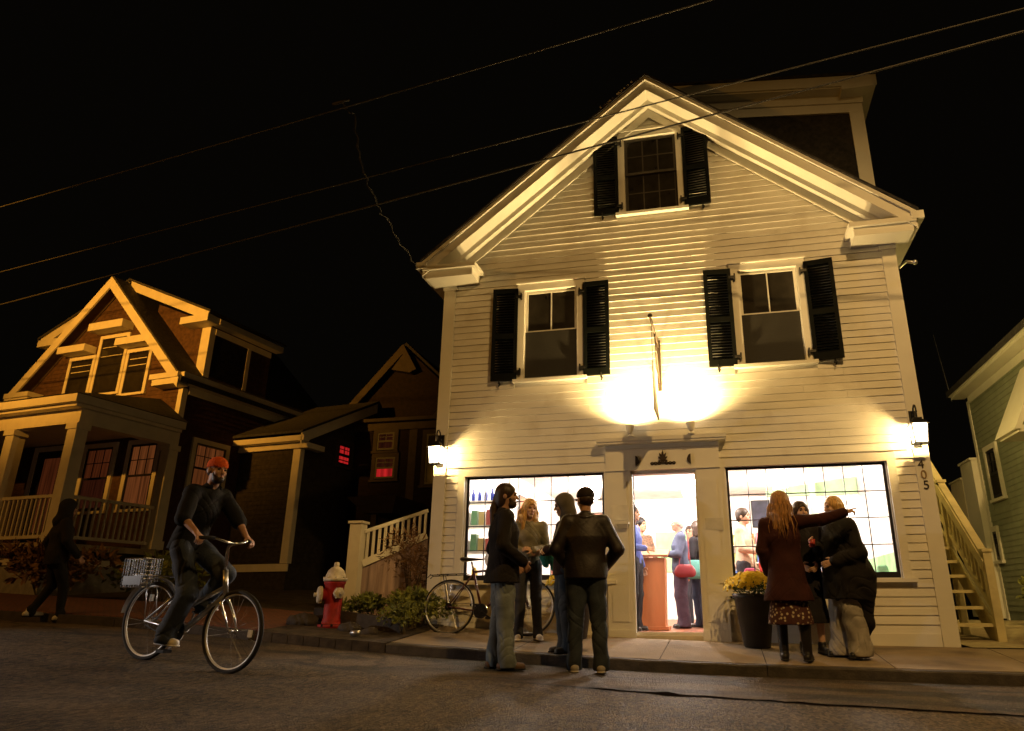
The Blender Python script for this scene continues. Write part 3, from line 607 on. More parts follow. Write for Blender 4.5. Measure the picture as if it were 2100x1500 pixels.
lamp('headlight_stand_in_light', 'SPOT', (0.12, 0, 1.29), P_HEADLIGHT*5.5, (1.0, 0.90, 0.82), t, aim((1, 0.19, -0.05)), radius=0.06, spot=48, blend=0.6)

# ================================================================== left house: cream gable and wrap-round porch
L_ = thing('porch_house', 'red-brown gabled house with cream trim, triple attic windows and a railed wrap-round porch', 'house', (-11.6, 1.5, 0), R(-7))
LF = lambda s, d, z: (s, 2.3-d, z)
LR = lambda s, d, z: (d, s, z)
UC, LS, LA = -2.65, 1.02, 8.28
lz = lambda u, z=LA: z - LS*abs(u-UC)
w = MB(); w.box(-5.3, 0, 2.3, 7.4, 0.2, 5.3); w.prism([(-5.3, 2.3, 5.3), (0, 2.3, 5.3), (0, 2.3, 5.42), (UC, 2.3, LA-0.22), (-5.3, 2.3, 5.42)], (0, 5.1, 0)); w.build('wall', M['brown_wall'], L_)
cb = MB(); gopen = [(-3.95, -1.05, 5.2, 7.1)]
lap(cb, LF, -5.2, -0.12, 4.2, 8.0, [], 0.11, 0.018, lambda z: (UC-(LA-0.3-z)/LS, UC+(LA-0.3-z)/LS)); lap(cb, LF, -5.2, -0.12, 1.5, 4.2, [(-4.5, -3.3, 1.5, 4.1), (-2.9, -0.2, 2.4, 4.2)], 0.11, 0.018)
cb.build('shingle_siding', M['brown_wall'], L_)
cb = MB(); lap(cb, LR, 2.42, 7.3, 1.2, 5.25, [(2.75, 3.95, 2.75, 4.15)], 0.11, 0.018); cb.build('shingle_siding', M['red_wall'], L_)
def lprism(b, pts, v0, v1): b.prism([(u, v0, z) for u, z in pts], (0, v1-v0, 0))
t = MB()
for sx in (-1, 1):
    X = lambda a: UC+sx*a; g = lambda a, z: z-LS*a
    lprism(t, [(X(0), LA-0.30), (X(2.86), g(2.86, LA-0.30)), (X(2.86), g(2.86, LA)), (X(0), LA)], 1.93, 1.97)
    lprism(t, [(X(2.0), 5.32), (X(2.86), 5.32), (X(2.86), 5.44), (X(2.0), 5.44)], 1.90, 2.29)
    lprism(t, [(X(2.05), 5.18), (X(2.80), 5.18), (X(2.80), 5.315), (X(2.05), 5.315)], 1.95, 2.29)
t.box(-0.11, 0.022, 2.275, 2.42, 1.5, 5.17)
t.build('rake_trim', M['cream'], L_)
t = MB()
for sx in (-1, 1):
    X = lambda a: UC+sx*a; g = lambda a, z: z-LS*a
    lprism(t, [(X(0), LA-0.20), (X(2.8), g(2.8, LA-0.20)), (X(2.8), g(2.8, LA-0.16)), (X(0), LA-0.16)], 1.972, 2.28)
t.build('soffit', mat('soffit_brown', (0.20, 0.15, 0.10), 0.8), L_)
t = MB()
for sx in (-1, 1):
    X = lambda a: UC+sx*a; g = lambda a, z: z-LS*a
    lprism(t, [(X(0), LA-0.10), (X(2.9), g(2.9, LA-0.10)), (X(2.9), g(2.9, LA+0.03)), (X(0), LA+0.03)], 1.975, 7.6)
t.build('roof', M['roof'], L_)
t = MB(); t.box(0.03, 0.24, 2.3, 6.2, 5.24, 5.33); t.box(0.16, 0.30, 2.0, 7.45, 5.34, 5.45); t.box(-0.02, 0.03, 2.45, 7.4, 5.05, 5.238); t.build('gutter', M['cream'], L_)
# dormers, mirrored
for sx in (1, -1):
    X = lambda u: u if sx > 0 else 2*UC-u
    dd = MB(); lprism(dd, [(X(0), 5.4), (X(-1.9), 7.25), (X(-1.9), 7.75), (X(0), 6.95)], 2.79, 4.85); d_o = dd.build('dormer', M['brown_wall'], L_)
    dt = MB(); sl = 0.44; dz2 = lambda u, z: z-sl*(u-0.0)
    def band(u0, u1, za, zb, v0, v1): lprism(dt, [(X(u0), dz2(u0, za)), (X(u1), dz2(u1, za)), (X(u1), dz2(u1, zb)), (X(u0), dz2(u0, zb))], v0, v1)
    band(-2.6, 0.22, 6.98, 7.22, 2.44, 2.47); band(-2.4, 0.2, 7.05, 7.08, 2.472, 2.78)
    lprism(dt, [(X(-0.62), 6.88), (X(0.25), 6.88), (X(0.25), 7.06), (X(-0.62), 7.06)], 2.40, 2.78)
    lprism(dt, [(X(-0.26), 5.5), (X(0.012), 5.5), (X(0.012), 6.87), (X(-0.26), 6.87)], 2.765, 2.93)
    lprism(dt, [(X(-0.02), 5.5), (X(0.012), 5.5), (X(0.012), 6.87), (X(-0.02), 6.87)], 4.02, 4.14)
    lprism(dt, [(X(0.0), 6.72), (X(0.02), 6.72), (X(0.02), 6.87), (X(0.0), 6.87)], 2.931, 4.85)
    lprism(dt, [(X(0.02), 6.90), (X(0.26), 6.90), (X(0.26), 7.05), (X(0.02), 7.05)], 2.781, 5.0)
    dt.build('dormer_trim', M['cream'], d_o)
    dr = MB(); lprism(dr, [(X(-2.65), dz2(-2.65, 7.225)), (X(0.3), dz2(0.3, 7.225)), (X(0.3), dz2(0.3, 7.28)), (X(-2.65), dz2(-2.65, 7.28))], 2.40, 5.05); dr.build('dormer_roof', M['roof'], d_o)
    pn = MB(); lprism(pn, [(X(-0.01), 5.65), (X(0.008), 5.65), (X(0.008), 6.70), (X(-0.01), 6.70)], 2.95, 4.0); pn.build('pane', M['darkpane'], d_o)
# attic windows with hoods
def awin(u0, u1, z0, z1, hood=None):
    c = MB(); y = 2.279
    c.box(u0-0.09, u0, y-0.03, y, z0-0.03, z1+0.09); c.box(u1, u1+0.09, y-0.03, y, z0-0.03, z1+0.09); c.box(u0, u1, y-0.03, y, z1, z1+0.09); c.box(u0-0.12, u1+0.12, y-0.06, y, z0-0.09, z0-0.031)
    f = c.build('window', M['cream'], L_)
    s = MB(); s.box(u0, u0+0.04, y-0.015, y-0.001, z0, z1); s.box(u1-0.04, u1, y-0.015, y-0.001, z0, z1); s.box(u0+.04, u1-.04, y-0.015, y-0.001, z1-.04, z1); s.box(u0+.04, u1-.04, y-0.015, y-0.001, z0, z0+.04)
    zm = (z0+z1)/2; s.box(u0+.04, u1-.04, y-0.02, y-0.001, zm-0.02, zm+0.02)
    s.build('sash', M['frame_black'], f)
    m = MB()
    for k in (1, 2): zz = zm+(z1-zm)*k/3; m.box(u0+.04, u1-.04, y-0.012, y-0.002, zz-0.008, zz+0.008)
    m.build('muntin', M['cream'], f)
    p = MB(); p.box(u0+.02, u1-.02, y-0.009, y-0.005, z0+.02, z1-.02); p.build('pane', M['darkpane'], f)
    if hood: h = MB(); h.box(hood[0], hood[1], y-0.32, y-0.0, hood[2], hood[3]); h.build('hood', M['cream'], f)
awin(-2.92, -2.10, 5.30, 6.72, (-3.12, -1.98, 6.86, 7.06)); awin(-3.86, -3.12, 5.30, 6.24, (-4.05, -3.11, 6.36, 6.54)); awin(-1.90, -1.25, 5.22, 6.24, (-2.09, -1.08, 6.36, 6.54))
# lit lower windows and the door: dim red curtains
def curtain(name, col, st, sc=22):
    m = bpy.data.materials.new(name); m.use_nodes = True; t_ = m.node_tree; N = t_.nodes; Lk = t_.links; N.remove(N["Principled BSDF"])
    e = N.new("ShaderNodeEmission"); tc = N.new("ShaderNodeTexCoord"); mp = N.new("ShaderNodeMapping"); mp.inputs["Scale"].default_value = (sc, sc, 0.7); nz = N.new("ShaderNodeTexNoise"); nz.inputs["Scale"].default_value = 1.0
    rp = N.new("ShaderNodeValToRGB"); rp.color_ramp.elements[0].position = .35; rp.color_ramp.elements[1].position = .7; rp.color_ramp.elements[0].color = (*[c*0.35 for c in col], 1); rp.color_ramp.elements[1].color = (*col, 1)
    Lk.new(tc.outputs["Object"], mp.inputs[0]); Lk.new(mp.outputs[0], nz.inputs[0]); Lk.new(nz.outputs[0], rp.inputs[0]); Lk.new(rp.outputs[0], e.inputs[0]); e.inputs[1].default_value = st
    Lk.new(e.outputs[0], N["Material Output"].inputs[0]); return m
M['curt1'] = curtain('red_curtain_lit', (1.0, 0.22, 0.06), 0.060); M['curt2'] = curtain('orange_curtain_lit', (1.0, 0.28, 0.07), 0.135); M['curt0'] = curtain('dim_curtain_lit', (1.0, 0.22, 0.08), 0.03)
def lwin(P, parent, s0, s1, z0, z1, up, lo, name='window', cols=3, trim='cream'):
    c = MB(); wb(c, P, s0-0.11, s0, 0.0, 0.05, z0-0.03, z1+0.11); wb(c, P, s1, s1+0.11, 0.0, 0.05, z0-0.03, z1+0.11); wb(c, P, s0, s1, 0.0, 0.05, z1, z1+0.11); wb(c, P, s0-0.14, s1+0.14, 0.0, 0.08, z0-0.09, z0-0.031)
    f = c.build(name, M[trim], parent); s = MB(); zm = (z0+z1)/2
    for a, e in ((s0, s0+.05), (s1-.05, s1)): wb(s, P, a, e, 0.006, 0.034, z0, z1)
    for a, e in ((z0, z0+.05), (zm-.025, zm+.025), (z1-.05, z1)): wb(s, P, s0+.05, s1-.05, 0.007, 0.033, a, e)
    for k in range(1, cols): x = s0+(s1-s0)*k/cols; wb(s, P, x-.009, x+.009, 0.008, 0.030, zm+.025, z1-.05)
    zz = (zm+z1)/2; wb(s, P, s0+.05, s1-.05, 0.009, 0.029, zz-.009, zz+.009)
    s.build('sash', M['frame_black'], f)
    for m_, a, e in ((up, zm, z1-.02), (lo, z0+.02, zm)):
        p = MB(); wb(p, P, s0+.02, s1-.02, 0.012, 0.016, a, e); p.build('pane', M[m_], f)
lwin(LF, L_, -1.22, -0.42, 2.45, 3.9, 'curt2', 'curt2'); lwin(LF, L_, -2.62, -1.78, 2.45, 3.9, 'curt1', 'curt0'); lwin(LR, L_, 2.9, 3.8, 2.85, 4.0, 'curt2', 'curt2')
c = MB(); wb(c, LF, -4.42, -4.28, 0, .05, 1.52, 4.05); wb(c, LF, -3.36, -3.22, 0, .05, 1.52, 4.05); wb(c, LF, -4.28, -3.36, 0, .05, 3.93, 4.05)
dd = c.build('door_frame', M['cream'], L_); c = MB(); wb(c, LF, -4.28, -3.36, 0.002, .03, 1.54, 3.93); dl = c.build('door', M['frame_black'], dd); c = MB(); wb(c, LF, -4.0, -3.42, 0.032, 0.036, 2.0, 3.75); c.build('door_pane', M['curt1'], dl)
# porch
p = MB(); p.box(-6.2, 0.06, -0.06, 2.28, 1.40, 1.52); pf = p.build('porch_floor', M['wood'], L_)
p = MB(); p.box(-6.2, 0.0, 0.0, 0.2, 0.2, 1.10); p.box(-0.2, 0.0, 0.201, 7.4, 0.2, 1.15); p.build('foundation', M['found'], L_)
p = MB(); p.box(-6.2, 0.02, -0.02, 0.02, 1.12, 1.24); p.box(-0.02, 0.02, 0.021, 2.3, 1.12, 1.24); p.build('skirt_board', M['cream'], L_)
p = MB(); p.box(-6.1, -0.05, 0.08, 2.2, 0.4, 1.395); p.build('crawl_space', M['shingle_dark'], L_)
for (pu, pv) in ((-0.02, 0.0), (-1.78, 0.0), (-3.5, 0.0), (-5.2, 0.0), (-0.02, 2.16)):
    p = MB(); a = 0.12; p.box(pu-a, pu+a, pv-a+0.1, pv+a+0.1, 1.522, 3.80); p.box(pu-a-.03, pu+a+.03, pv-a+.07, pv+a+.13, 1.521, 1.70); p.box(pu-a-.03, pu+a+.03, pv-a+.07, pv+a+.13, 3.68, 3.798); p.build('porch_post', M['cream'], pf)
p = MB(); p.box(-6.2, 0.13, -0.02, 0.22, 3.80, 4.08); p.box(-0.12, 0.12, 0.221, 2.28, 3.80, 4.08); p.box(-6.3, 0.24, -0.22, 2.26, 4.082, 4.14); p.box(-6.3, 0.34, -0.32, 2.26, 4.142, 4.30); p.build('porch_cornice', M['cream'], L_)
p = MB(); p.add([(-6.3, -0.36, 4.305), (0.38, -0.36, 4.305), (0.38, 2.26, 4.305), (-6.3, 2.26, 4.305), (-6.3, 2.26, 4.95), (-0.6, 2.26, 4.95)], [(0, 1, 5, 4), (1, 2, 5), (0, 3, 2, 1), (2, 3, 4, 5), (0, 4, 3)]); p.build('porch_roof', M['roof'], L_)
def rail(parent, a, b_, z0, z1, n, mt, w_=0.035):
    a, b_ = Vector(a), Vector(b_); q = MB(); up = Vector((0, 0, 1))
    q.obox(a+up*z1, b_+up*z1, 0.075, 0.06); q.obox(a+up*z0, b_+up*z0, 0.05, 0.06); o = q.build('railing', mt, parent)
    for k in range(n):
        c = a.lerp(b_, (k+0.5)/n); q = MB(); q.box(c.x-w_/2, c.x+w_/2, c.y-w_/2, c.y+w_/2, c.z+z0+0.031, c.z+z1-0.031); q.build('baluster', mt, o)
for a, c in ((-1.66, -0.14), (-3.38, -1.90), (-5.08, -3.62)): rail(pf, (a, 0.1, 0), (c, 0.1, 0), 1.64, 2.40, 12, M['cream'])
rail(pf, (-0.02, 0.24, 0), (-0.02, 2.10, 0), 1.64, 2.40, 15, M['cream'])
# side wing
w = MB(); w.box(0.0, 1.85, 4.3, 8.0, 0.3, 4.2); w.prism([(1.85, 4.3, 4.2), (1.85, 8.0, 4.2), (1.85, 8.0, 4.4), (1.85, 6.9, 5.35), (1.85, 4.3, 4.22)], (-1.85, 0, 0)); wg = w.build('side_wing', M['grey_wall'], L_)
cb = MB(); lap(cb, lambda s, d, z: (s, 4.3-d, z), 0.03, 1.65, 1.35, 4.0, (), 0.11, 0.018); lap(cb, lambda s, d, z: (1.85+d, s, z), 4.42, 7.9, 1.35, 4.2, [], 0.11, 0.018); cb.build('shingle_siding', M['grey_wall'], wg)
t = MB(); t.box(1.66, 1.87, 4.275, 4.299, 1.3, 4.0); t.box(1.851, 1.873, 4.301, 4.42, 1.3, 4.0); t.box(0.02, 1.9, 4.26, 4.299, 1.12, 1.29); t.box(0.0, 1.95, 4.20, 4.29, 4.0, 4.13); t.box(-0.3, 2.15, 4.0, 4.21, 4.14, 4.27)
t.prism([(2.10, 4.0, 4.06), (2.10, 6.95, 5.53), (2.10, 6.95, 5.80), (2.10, 4.0, 4.33)], (-0.04, 0, 0)); t.prism([(1.9, 4.21, 4.0), (2.12, 4.21, 4.0), (2.12, 4.85, 4.0), (1.9, 4.85, 4.0)], (0, 0, 0.13)); t.build('wing_trim', M['cream'], wg)
t = MB(); t.prism([(2.13, 3.96, 4.32), (2.13, 6.95, 5.81), (2.13, 6.95, 5.88), (2.13, 3.96, 4.38)], (-2.3, 0, 0)); t.prism([(2.13, 6.952, 5.81), (2.13, 8.3, 4.7), (2.13, 8.3, 4.78), (2.13, 6.952, 5.88)], (-2.3, 0, 0)); t.build('roof', M['roof'], wg)
M['redlit'] = curtain('red_glow_pane', (1.0, 0.03, 0.03), 0.55, 9)
lwin(lambda s, d, z: (1.85+d, s, z), wg, 5.70, 6.22, 3.88, 4.42, 'redlit', 'redlit', cols=2, trim='shaded_trim')

# ================================================================== rear house between
B_ = thing('rear_house', 'shingled house in darkness with red-lit small windows set back behind the stair rail', 'house', (-7.0, 7.6, 0))
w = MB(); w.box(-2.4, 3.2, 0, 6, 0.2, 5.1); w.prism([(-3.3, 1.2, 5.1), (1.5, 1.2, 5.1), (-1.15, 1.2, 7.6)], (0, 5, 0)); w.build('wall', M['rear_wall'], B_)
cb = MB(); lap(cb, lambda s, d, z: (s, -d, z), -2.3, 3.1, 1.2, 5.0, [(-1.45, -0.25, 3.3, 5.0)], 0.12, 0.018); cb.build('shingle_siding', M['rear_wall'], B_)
t = MB(); t.box(-0.36, -0.14, -0.03, -0.0005, 1.2, 4.85); t.box(-2.4, 3.2, -0.06, -0.0005, 4.86, 5.06); t.box(-2.5, 3.3, -0.22, -0.002, 5.07, 5.16)
t.prism([(-1.22, 0.9, 7.72), (-3.42, 0.9, 5.25), (-3.42, 0.9, 4.98), (-1.22, 0.9, 7.40)], (0, 0.04, 0)); t.prism([(-1.22, 0.9, 7.72), (-0.75, 0.9, 6.9), (-0.95, 0.9, 6.82), (-1.22, 0.9, 7.40)], (0, 0.04, 0)); t.prism([(-1.22, 0.941, 7.40), (-1.55, 0.941, 6.95), (-0.95, 0.941, 6.82)], (0, 0.25, 0))
t.prism([(0.35, -0.2, 5.17), (1.45, -0.2, 6.3), (1.45, -0.2, 6.08), (0.6, -0.2, 5.17)], (0, 0.04, 0)); t.prism([(2.55, -0.2, 5.17), (1.45, -0.2, 6.3), (1.45, -0.2, 6.08), (2.35, -0.2, 5.17)], (0, 0.04, 0))
t.build('trim', M['shaded_trim'], B_)
t = MB(); t.prism([(-1.15, 0.95, 7.68), (-3.45, 0.95, 5.15), (-3.45, 0.95, 5.25), (-1.15, 0.95, 7.78)], (0, 5.3, 0)); t.prism([(-1.15, 0.95, 7.68), (1.6, 0.95, 5.1), (1.6, 0.95, 5.2), (-1.15, 0.95, 7.78)], (0, 5.3, 0)); t.prism([(0.3, -0.15, 5.165), (2.6, -0.15, 5.165), (1.45, -0.15, 6.28)], (0, 3, 0)); t.build('roof', M['roof'], B_)
BF = lambda s, d, z: (s, -d-0.02, z)
lwin(BF, B_, -1.28, -0.78, 4.32, 4.80, 'curt0', 'curt0', cols=2, trim='shaded_trim'); lwin(BF, B_, -1.28, -0.72, 3.55, 4.12, 'curt0', 'redlit', cols=2, trim='shaded_trim'); lwin(BF, B_, 0.15, 0.8, 3.35, 4.7, 'darkpane', 'darkpane', cols=2, trim='shaded_trim')
q = MB(); q.add([(-1.15, -1.6, 2.86), (0.15, -1.6, 2.86), (0.15, -0.02, 2.86), (-1.15, -0.02, 2.86), (-0.85, -1.2, 2.50), (-0.12, -1.2, 2.50), (-0.12, -0.02, 2.50), (-0.85, -0.02, 2.50)], [(0, 1, 2, 3), (7, 6, 5, 4), (0, 4, 5, 1), (1, 5, 6, 2), (3, 7, 4, 0), (2, 6, 7, 3)]); bo = q.build('entry_hood', M['shaded_trim'], B_)
q = MB(); q.box(-0.72, -0.58, -1.1, -0.96, 0.4, 2.50); q.build('hood_post', M['shaded_trim'], bo)

# ================================================================== house at the right
G_ = thing('green_house', 'pale green clapboard house with white eave trim and small windows at the right edge', 'house', (6.5, 5.0, 0))
GF = lambda s, d, z: (-d, s, z)
w = MB(); w.box(0, 8, -3.6, 2.8, -0.3, 5.0); w.prism([(0, -3.6, 5.0), (8, -3.6, 5.0), (4, -3.6, 8.2)], (0, 6.4, 0)); w.build('wall', M['green_wall'], G_)
cb = MB(); gw = [(1.5, 2.4, 2.4, 3.75), (2.35, 2.78, 1.15, 2.0)]; lap(cb, GF, -3.5, 2.68, 0.25, 4.9, gw, 0.115, 0.018); cb.build('clapboard_siding', M['green_wall'], G_)
t = MB(); t.box(-0.03, -0.0005, 2.69, 2.82, 0.0, 4.85); t.box(-0.028, -0.0005, -3.6, 2.688, 4.78, 4.95); t.build('corner_board', M['trim'], G_)
t = MB(); t.box(-0.30, -0.002, -3.8, 2.95, 4.96, 5.02); t.box(-0.34, -0.29, -3.82, 2.97, 5.021, 5.16); t.build('eave_trim', M['trim'], G_)
t = MB(); t.prism([(-0.36, -3.85, 5.03), (4, -3.85, 8.45), (8.3, -3.85, 5.03), (8.3, -3.85, 5.10), (4, -3.85, 8.53), (-0.36, -3.85, 5.17)], (0, 6.9, 0)); t.build('roof', M['roof'], G_)
lwin(GF, G_, 1.68, 2.22, 2.55, 3.55, 'darkpane', 'screen', cols=2, trim='trim')
lwin(GF, G_, 2.45, 2.70, 1.30, 1.88, 'darkpane', 'darkpane', cols=2, trim='trim')
po = MB(); po.prism([(-0.70, -1.3, 3.30), (-0.02, -1.3, 4.65), (-0.02, -1.3, 4.45), (-0.60, -1.3, 3.30)], (0, 1.0, 0)); po.prism([(-0.62, -1.25, 3.26), (-0.02, -1.25, 3.26), (-0.02, -1.25, 3.38), (-0.62, -1.25, 3.38)], (0, 0.9, 0)); po.build('door_hood', M['trim'], G_)
bx = thing('bulkhead', 'stepped pale board enclosures against the far end of the green house', 'bulkhead', (6.5, 7.85, 0.1))
q = MB(); q.box(-0.15, 1.2, 0, 0.80, 0, 3.40); q.box(-0.19, 1.22, -0.03, 0.83, 3.401, 3.45); q.build('tall_box', M['trim'], bx); q = MB(); q.box(-0.15, 1.2, 0.84, 1.75, 0, 3.10); q.box(-0.18, 1.22, 0.835, 1.78, 3.101, 3.14); q.build('low_box', M['cream'], bx)
# outside stair on the right of the shop
ST = thing('outside_stair', 'yellow pine outdoor stair with slatted railing rising along the right wall of the shop', 'stairs', (3.75, 1.0, -0.02))
n = 11
for k in range(n):
    q = MB(); y0 = 0.25*k; z0 = 0.21*k; q.box(-0.34, 0.30, y0-0.03, y0+0.26, z0+0.17, z0+0.21); q.build('tread', M['pine'], ST)
q = MB()
for sx in (-0.36, 0.31): q.prism([(sx, -0.02, 0.0), (sx, 0.25, 0.0), (sx, 2.9, 2.25), (sx, 2.9, 2.52), (sx, -0.02, 0.24)], (0.035, 0, 0))
q.build('stringer', M['pine'], ST)
for px_, py_ in ((0.34, -0.08), (-0.34, -0.08), (0.34, 1.35), (0.34, 2.75)):
    q = MB(); zz = 0.84*max(0, py_); q.box(px_-0.05, px_+0.05, py_-0.05, py_+0.05, -0.1, zz+1.10); q.box(px_-0.065, px_+0.065, py_-0.065, py_+0.065, zz+1.10, zz+1.14); q.build('newel_post', M['pine'], ST)
q = MB(); q.obox((0.34, -0.05, 1.03), (0.34, 2.9, 3.50), 0.10, 0.07); q.obox((0.335, -0.05, 0.36), (0.335, 2.9, 2.83), 0.04, 0.09); q.obox((0.29, -0.05, 0.93), (0.29, 2.9, 3.40), 0.025, 0.14); q.obox((-0.34, -0.05, 1.0), (-0.34, 0.9, 1.75), 0.08, 0.05); hr = q.build('handrail', M['pine'], ST)
for k in range(20):
    y = 0.05+0.14*k; q = MB(); q.box(0.315, 0.352, y, y+0.04, 0.44+0.84*y, 0.97+0.84*y); q.build('baluster', M['pine'], hr)
t = thing('added_stair_lamp', 'small added wall lamp, out of view, at the head of the outdoor stair', 'wall lamp', (3.345, 3.6, 3.7))  # unseen lamp added to brighten the stair, hidden behind the house corner
q = MB(); q.lathe([(.05, 0), (.05, .02), (.02, .03), (.02, .09)], n=12, axis='x'); q.build('bracket', M['iron'], t)
q = MB(); q.ball((.13, 0, -.02), (.06, .06, .08)); q.build('globe', M['lampglass'], t, True)
lamp('added_stair_light', 'POINT', (.13, 0, -.02), 130.0, (1, .72, .22), t, radius=.05)
# stair rail and board fence on the left of the shop
SR = thing('stair_railing', 'pale slatted stair railing with square newel above pinkish boards', 'railing', (-5.05, 1.05, 0.3))
d_ = Vector((0.95, 0.42, 0)); 
q = MB(); q.box(-0.10, 0.10, -0.10, 0.10, -0.3, 1.36); q.box(-0.125, 0.125, -0.125, 0.125, 1.361, 1.40); q.build('newel_post', M['cream'], SR)
q = MB(); q.obox((0.10, 0.04, 1.24), (1.0, 0.44, 1.60), 0.06, 0.055); q.obox((0.10, 0.04, 0.74), (1.0, 0.44, 1.20), 0.05, 0.11); ra = q.build('handrail', M['cream'], SR)
for k in range(11):
    f = (k+0.6)/11; c = Vector((0.10, 0.04, 0)).lerp(Vector((1.0, 0.44, 0)), f); q = MB(); q.box(c.x-0.018, c.x+0.018, c.y-0.018, c.y+0.018, 0.79+0.46*f, 1.215+0.36*f); q.build('baluster', M['cream'], ra)
q = MB()
for k in range(8):
    f0, f1 = k/8, (k+0.96)/8; a = Vector((0.08, 0.05, 0)).lerp(Vector((1.02, 0.46, 0)), f0); c = Vector((0.08, 0.05, 0)).lerp(Vector((1.02, 0.46, 0)), f1)
    q.add([(a.x, a.y, -0.3), (c.x, c.y, -0.3), (c.x, c.y, 0.68+0.46*f1), (a.x, a.y, 0.68+0.46*f0), (a.x, a.y+.03, -0.3), (c.x, c.y+.03, -0.3), (c.x, c.y+.03, 0.68+0.46*f1), (a.x, a.y+.03, 0.68+0.46*f0)], [(0, 1, 2, 3), (5, 4, 7, 6), (0, 3, 7, 4), (1, 5, 6, 2), (3, 2, 6, 7)])
q.build('skirting_board', M['old_board'], SR)
FN = thing('board_fence', 'dark vertical board fence joining the stair railing to the shop wall', 'fence', (-4.0, 1.5, 0.1))
q = MB()
for k in range(7): q.box(0.09*k, 0.09*k+0.085, -0.11*k*0.25, -0.11*k*0.25+0.025, -0.3, 1.62+0.03*k)
q.build('boards', mat('dark_fence_board', (0.15, 0.09, 0.085), 0.85, var=0.3, stretch=(4, 4, 0.4)), FN)
q = MB(); q.obox((-0.02, -0.02, 1.0), (0.64, -0.20, 1.05), 0.03, 0.08); q.build('fence_rail', mat('fence_rail_wood', (0.10, 0.06, 0.055), 0.85), FN)
